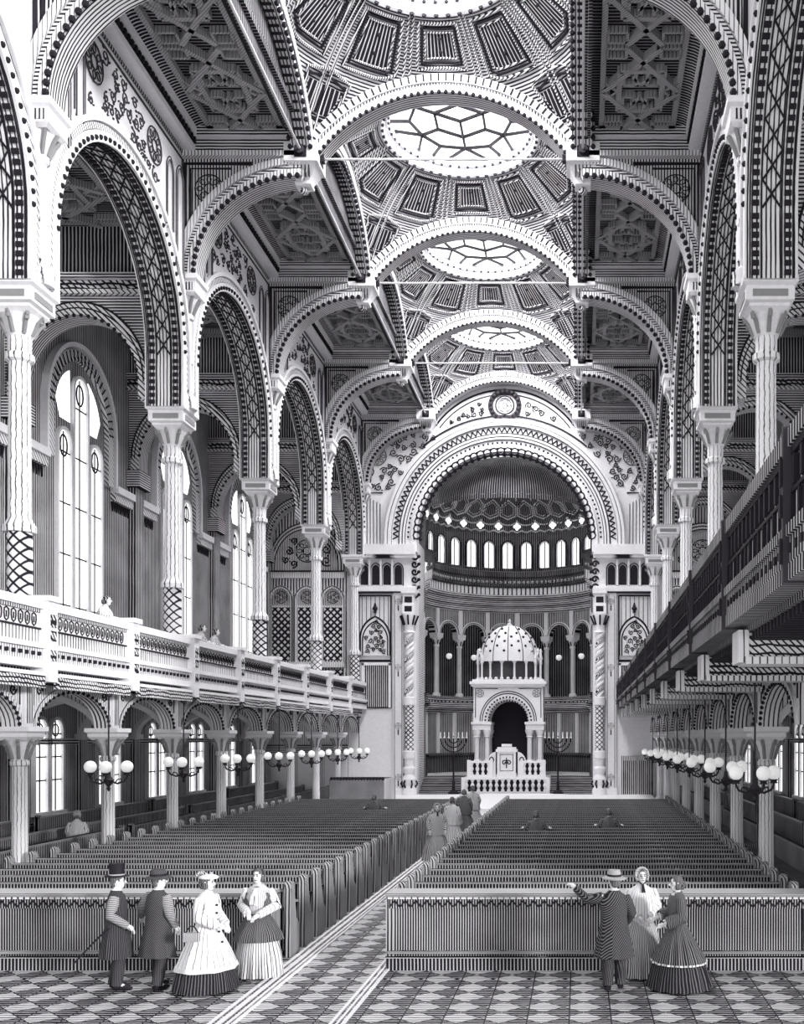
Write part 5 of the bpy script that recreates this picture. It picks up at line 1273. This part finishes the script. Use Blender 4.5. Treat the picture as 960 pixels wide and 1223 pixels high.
        b = MB(); rings(b, Rg([(1.08, 0, .05, .25, .17, .04), (1.22, 0, .04, .27, .17, .03), (1.36, 0, .03, .235, .145, .0), (1.47, 0, .02, .1, .09, 0)])); b.build('shawl', 'cloth_dark', t)
        b = MB(); b.tube([(0, -.13, 1.42), (.03, -.2, 1.3), (.02, -.2, 1.18)], [.03, .025, .035], 6); b.tube([(0, -.13, 1.42), (-.04, -.2, 1.32), (-.05, -.19, 1.2)], [.03, .025, .035], 6); b.build('bow', 'cloth_white', t)
        sleeves('cloth_white', .085, .085, .06)
    elif outfit == 'shawl':           # white shawl falling to a point over a lined dress
        b = MB(); rings(b, [(.03, 0, .02, .38, .34, .06), (.3, 0, .02, .35, .31, .06), (.34, 0, .02, .36, .32, .06), (.7, 0, .02, .27, .23, .03), (1.0, 0, .01, .16, .13, 0)], folds=13); b.build('dress', 'cloth_grey', t)
        b = MB(); rings(b, Rg([(.86, .02, -.06, .12, .13, .05), (1.0, .01, -.02, .21, .17, .05), (1.15, 0, 0, .27, .19, .04), (1.3, 0, .01, .265, .17, .02), (1.41, 0, .015, .2, .12, 0), (1.47, 0, .015, .1, .085, 0), (1.5, 0, .015, .075, .07, 0)])); b.build('shawl', 'cloth_white', t)
        sleeves('cloth_white', .09, .085, .06)
    elif outfit == 'tiered':          # dark dress with three flounces
        b = MB(); rings(b, [(.03, 0, .04, .54, .50, .06), (.34, 0, .035, .45, .41, .05), (.42, 0, .03, .40, .36, .03), (.98, 0, .01, .16, .13, 0)], folds=17); b.build('skirt', 'cloth_black', t)
        b = MB(); rings(b, [(.42, 0, .035, .47, .43, .06), (.68, 0, .03, .34, .3, .05), (.9, 0, .02, .21, .18, .03), (1.02, 0, .01, .16, .13, 0)], folds=15); fl = b.build('flounce', 'cloth_dark', t)
        b = MB(); rings(b, [(.415, 0, .035, .482, .442, .06), (.44, 0, .035, .472, .432, .06)], folds=15); b.build('flounce_edge', 'cloth_stripe', fl)
        b = MB(); rings(b, Rg([(1.0, 0, .01, .16, .13, 0), (1.12, 0, 0, .17, .135, 0), (1.28, 0, 0, .205, .15, 0)] + neck)); bo = b.build('bodice', 'cloth_dark', t)
        b = MB(); b.lathe(T(0, .012, 1.46), [(.1, -.01), (.085, .02), (.08, .035)], 14); b.build('collar', 'cloth_white', bo)
        sleeves('cloth_dark', .085, .1, .1, .8)
        for q in 'lr':
            s0, e, w = A(q); b = MB(); p = e + (w - e) * .75; b.tube([p, e + (w - e) * .95], [.06, .075], 10); b.build('cuff', 'cloth_stripe', t)
    elif outfit.startswith('robe'):
        slim = outfit.endswith('_slim'); outfit = outfit.replace('_slim', ''); q_ = .5 if slim else 1.0
        mt = {'robe': 'cloth_stripe', 'robe_dark': 'cloth_dark', 'robe_grey': 'cloth_grey'}[outfit]
        if seated:
            b = MB(); rings(b, Rg([(.9, 0, 0, .25, .2, .03), (1.1, 0, 0, .22, .17, .04), (1.3, 0, .01, .24, .16, .02)] + neck)); b.build('mantle', mt, t)
            b = MB(); b.tube([(0, 0, .5), (0, -.3, .52), (0, -.46, .45), (0, -.5, .08)], [.2, .2, .19, .24], 14); b.build('skirt', mt, t)
        else:
            b = MB(); rings(b, [(.03, 0, .02, .46 * q_, .34 * q_, .07), (.35, 0, .02, .40 * q_, .32 * q_, .06), (.7, 0, .02, .20 if slim else .28, .16 if slim else .24, .03), (1.02, 0, .01, .16, .13, 0)], folds=12); b.build('skirt', mt, t)
            b = MB(); rings(b, Rg([(.8, 0, .02, .24 if slim else .30, .16 if slim else .23, .05), (1.0, 0, .02, .26, .17 if slim else .2, .04), (1.2, 0, .01, .25, .17, .02)] + neck), folds=8); b.build('mantle', mt, t)
        sleeves(mt, .085, .08, .06)
    t.location = loc; t.rotation_euler = (0, 0, rz); t.scale = (k, k, k)
    t.pop('_w', None) if hasattr(t, 'pop') else None
    return t
def at(px, py, Y): return ((px - 692) * Y / 1250 + 4.1, Y, 3.8 - (py - 880) * Y / 1250)
def gx(px, Y): return (px - 692) * Y / 1250 + 4.1
# left foreground party
Y = 15.75
person('man in black top hat and dark frock coat, holding a cane behind his back', (gx(140, Y), Y, 0), PI / 2 + .25, 1.0, [((-.29, .05, 1.15), (-.2, -.17, .98)), ((.29, .1, 1.15), (.24, .02, .93))], .15, 'frock', 'top', 'short', step=.04)
person('man in wide felt hat and slanting-lined coat seen from behind, reaching a hand out', (gx(188, Y), Y + .05, 0), PI - .45, 1.0, [((-.27, .04, 1.15), (-.24, -.1, .95)), ((.36, 0, 1.2), (.50, -.12, 1.05))], -.5, 'jacket', 'felt', 'short', step=-.1)
person('woman in small plumed hat and long white coat over a black skirt', (gx(248, 15.7), 15.7, 0), PI / 2 - .35, .99, [((-.28, -.06, 1.14), (-.12, -.28, 1.02)), ((.27, .05, 1.13), (.2, -.16, .98))], .2, 'coatdress', 'plume', 'long')
person('woman with dark shawl, white bow and pale striped skirt turned towards the viewer', (gx(306, 16.5), 16.6, 0), .0, .98, [((-.27, .04, 1.15), (-.1, -.24, 1.06)), ((.29, .04, 1.15), (.08, -.26, 1.03))], -.2, 'overskirt', 'wreath', 'long')
# right foreground party
person('man in pale round hat and dark coat seen from behind, left arm raised and pointing', (gx(733, Y), Y, 0), PI + .1, 1.0, [((-.27, .03, 1.15), (-.22, -.16, .98)), ((.38, -.06, 1.34), (.56, -.2, 1.5))], .25, 'overcoat', 'pale', 'short', step=.05)
person('woman in bonnet with black ribbon and white shawl, facing the viewer', (gx(766, 16.55), 16.58, 0), .12, .98, [((-.26, .03, 1.15), (-.08, -.2, 1.0)), ((.26, .03, 1.15), (.1, -.22, .98))], .1, 'shawl', 'bonnet', 'long')
person('woman in dark flounced dress with bare dark hair, facing left', (gx(808, 15.85), 15.85, 0), -PI / 2 + .25, .97, [((-.26, 0, 1.15), (-.16, -.26, 1.08)), ((.26, 0, 1.13), (.14, -.26, 1.02))], -.05, 'tiered', None, 'long')
# cane and bag
c0 = Vector((gx(140, Y), Y, 0)); 
t = thing('walking_cane', 'thin dark walking cane slanting down behind the man in top hat', 'cane', (c0.x - .05, Y - .25, .6))
b = MB(); b.tube([(c0.x - .02, Y - .245, .97), (c0.x - .22, Y - .30, .76), (c0.x - .5, Y - .34, .45)], .013, 6); b.build('stick', 'ink', t); b = MB(); b.ball((c0.x - .01, Y - .24, .985), .025, 8); b.build('knob', 'iron', t)
hx = gx(232, 15.45)
t = thing('handbag', 'small striped handbag held by the woman in white coat', 'handbag', (hx, 15.35, .84))
b = MB(); b.box(hx - .1, hx + .12, 15.29, 15.37, .80, .93); b.build('bag', 'cloth_grey', t); b = MB(); b.tube([(hx - .08 + .18 * q / 8, 15.33, .93 + .10 * sin(PI * q / 8)) for q in range(9)], .01, 5); b.build('handle', 'ink', t)
# group in the aisle
P4 = [(-.26, 32.0, 'robe_grey', 'bonnet', 1.0, 'foremost of the party walking up the aisle, in grey mantle and bonnet', .3), (-.25, 35.8, 'robe', None, 1.0, 'bareheaded person in striped mantle behind the bonneted walker in the aisle', PI - .3),
      (-.33, 40.2, 'robe_dark', None, 1.02, 'dark mantled person in the middle of the aisle party, half hidden', PI), (-.25, 42.6, 'robe_grey', None, 1.04, 'farthest person of the aisle party, standing nearest the ark', PI + .3)]
for x, y, of, ht, k, lb, rz in P4: person(lb, (x, y, 0), rz, k, None, 0, of, ht, 'long', group='party in the aisle')
# visitors seated among the pews
def stand_row(y): i = round((y - PY0) / PP); return PY0 + PP * i + .645
for px, y, lb in ((640, 29.3, 'person in dark mantle standing among the right pews, nearer the aisle'), (727, 30.2, 'person in dark mantle standing among the right pews, farther from the aisle'), (447, 38.0, 'person in dark mantle standing far up among the left pews')):
    yy = stand_row(y); person(lb, (gx(px, yy), yy, 0), PI, .96, [((-.3, .0, 1.16), (-.36, -.08, 1.2)), ((.3, .0, 1.16), (.36, -.08, 1.2))], 0, 'robe_dark_slim', None, 'long')
person('woman with pale mantle and bonnet standing between the pews of the left aisle', (-10.3, 30.0, 0), PI + .3, .95, None, .2, 'robe_slim', 'bonnet', 'long')
# people at the gallery rail
for px, y, of, lb in ((134, 27.6, 'robe', 'person in pale mantle leaning on the left gallery rail, nearest the viewer'), (228, 34.6, 'robe_grey', 'left one of two people leaning on the gallery rail beyond the second post'), (243, 35.9, 'robe_grey', 'right one of two people leaning on the gallery rail beyond the second post')):
    person(lb, (-8.52, y, ZG + .3), PI / 2, 1.04, [((-.3, -.1, 1.2), (-.2, -.34, 1.16)), ((.3, -.1, 1.2), (.2, -.34, 1.16))], 0, of + '_slim', None, 'long', lean=.25)
# ------------------------------------------------------------------ light and camera
w = bpy.data.worlds.new('daylight'); scn.world = w; w.use_nodes = True
w.node_tree.nodes['Background'].inputs['Color'].default_value = (1, 1, 1, 1); w.node_tree.nodes['Background'].inputs['Strength'].default_value = 0.95
def light(name, kind, loc, rot, energy, **kw):
    l = bpy.data.lights.new(name, kind); l.energy = energy
    for k, v in kw.items(): setattr(l, k, v)
    o = bpy.data.objects.new(name, l); COL.objects.link(o); o.location = loc; o.rotation_euler = rot; return o
sd = Vector((-.78, .60, -.15)); light('sun', 'SUN', (20, -20, 30), sd.to_track_quat('-Z', 'Y').to_euler(), 2.8, angle=.14)
for i in range(1, 5):
    light('skylight_daylight', 'AREA', (0, (YL[i] + YL[i + 1]) / 2, dz(RS, 0) + .3), (0, 0, 0), 1500, shape='DISK', size=4.6)
light('oculus_daylight', 'AREA', (0, AY, zt + .2), (0, 0, 0), 350, shape='DISK', size=2.0)
cam = bpy.data.cameras.new('camera'); co = bpy.data.objects.new('camera', cam); COL.objects.link(co); scn.camera = co
co.location = (4.1, 0, 3.8); co.rotation_euler = (PI / 2, 0, 0)
cam.sensor_fit = 'VERTICAL'; cam.sensor_height = 36; cam.sensor_width = 36; cam.lens = 1250 / 1223 * 36
cam.shift_x = -212 / 1223; cam.shift_y = 268.5 / 1223; cam.clip_end = 300; cam.clip_start = .1
vs = scn.view_settings; vs.view_transform = 'Standard'; vs.look = 'None'; vs.gamma = 1; vs.use_curve_mapping = False; vs.exposure = 0.14
for o in bpy.data.objects:
    if '_w' in o.keys(): del o['_w']
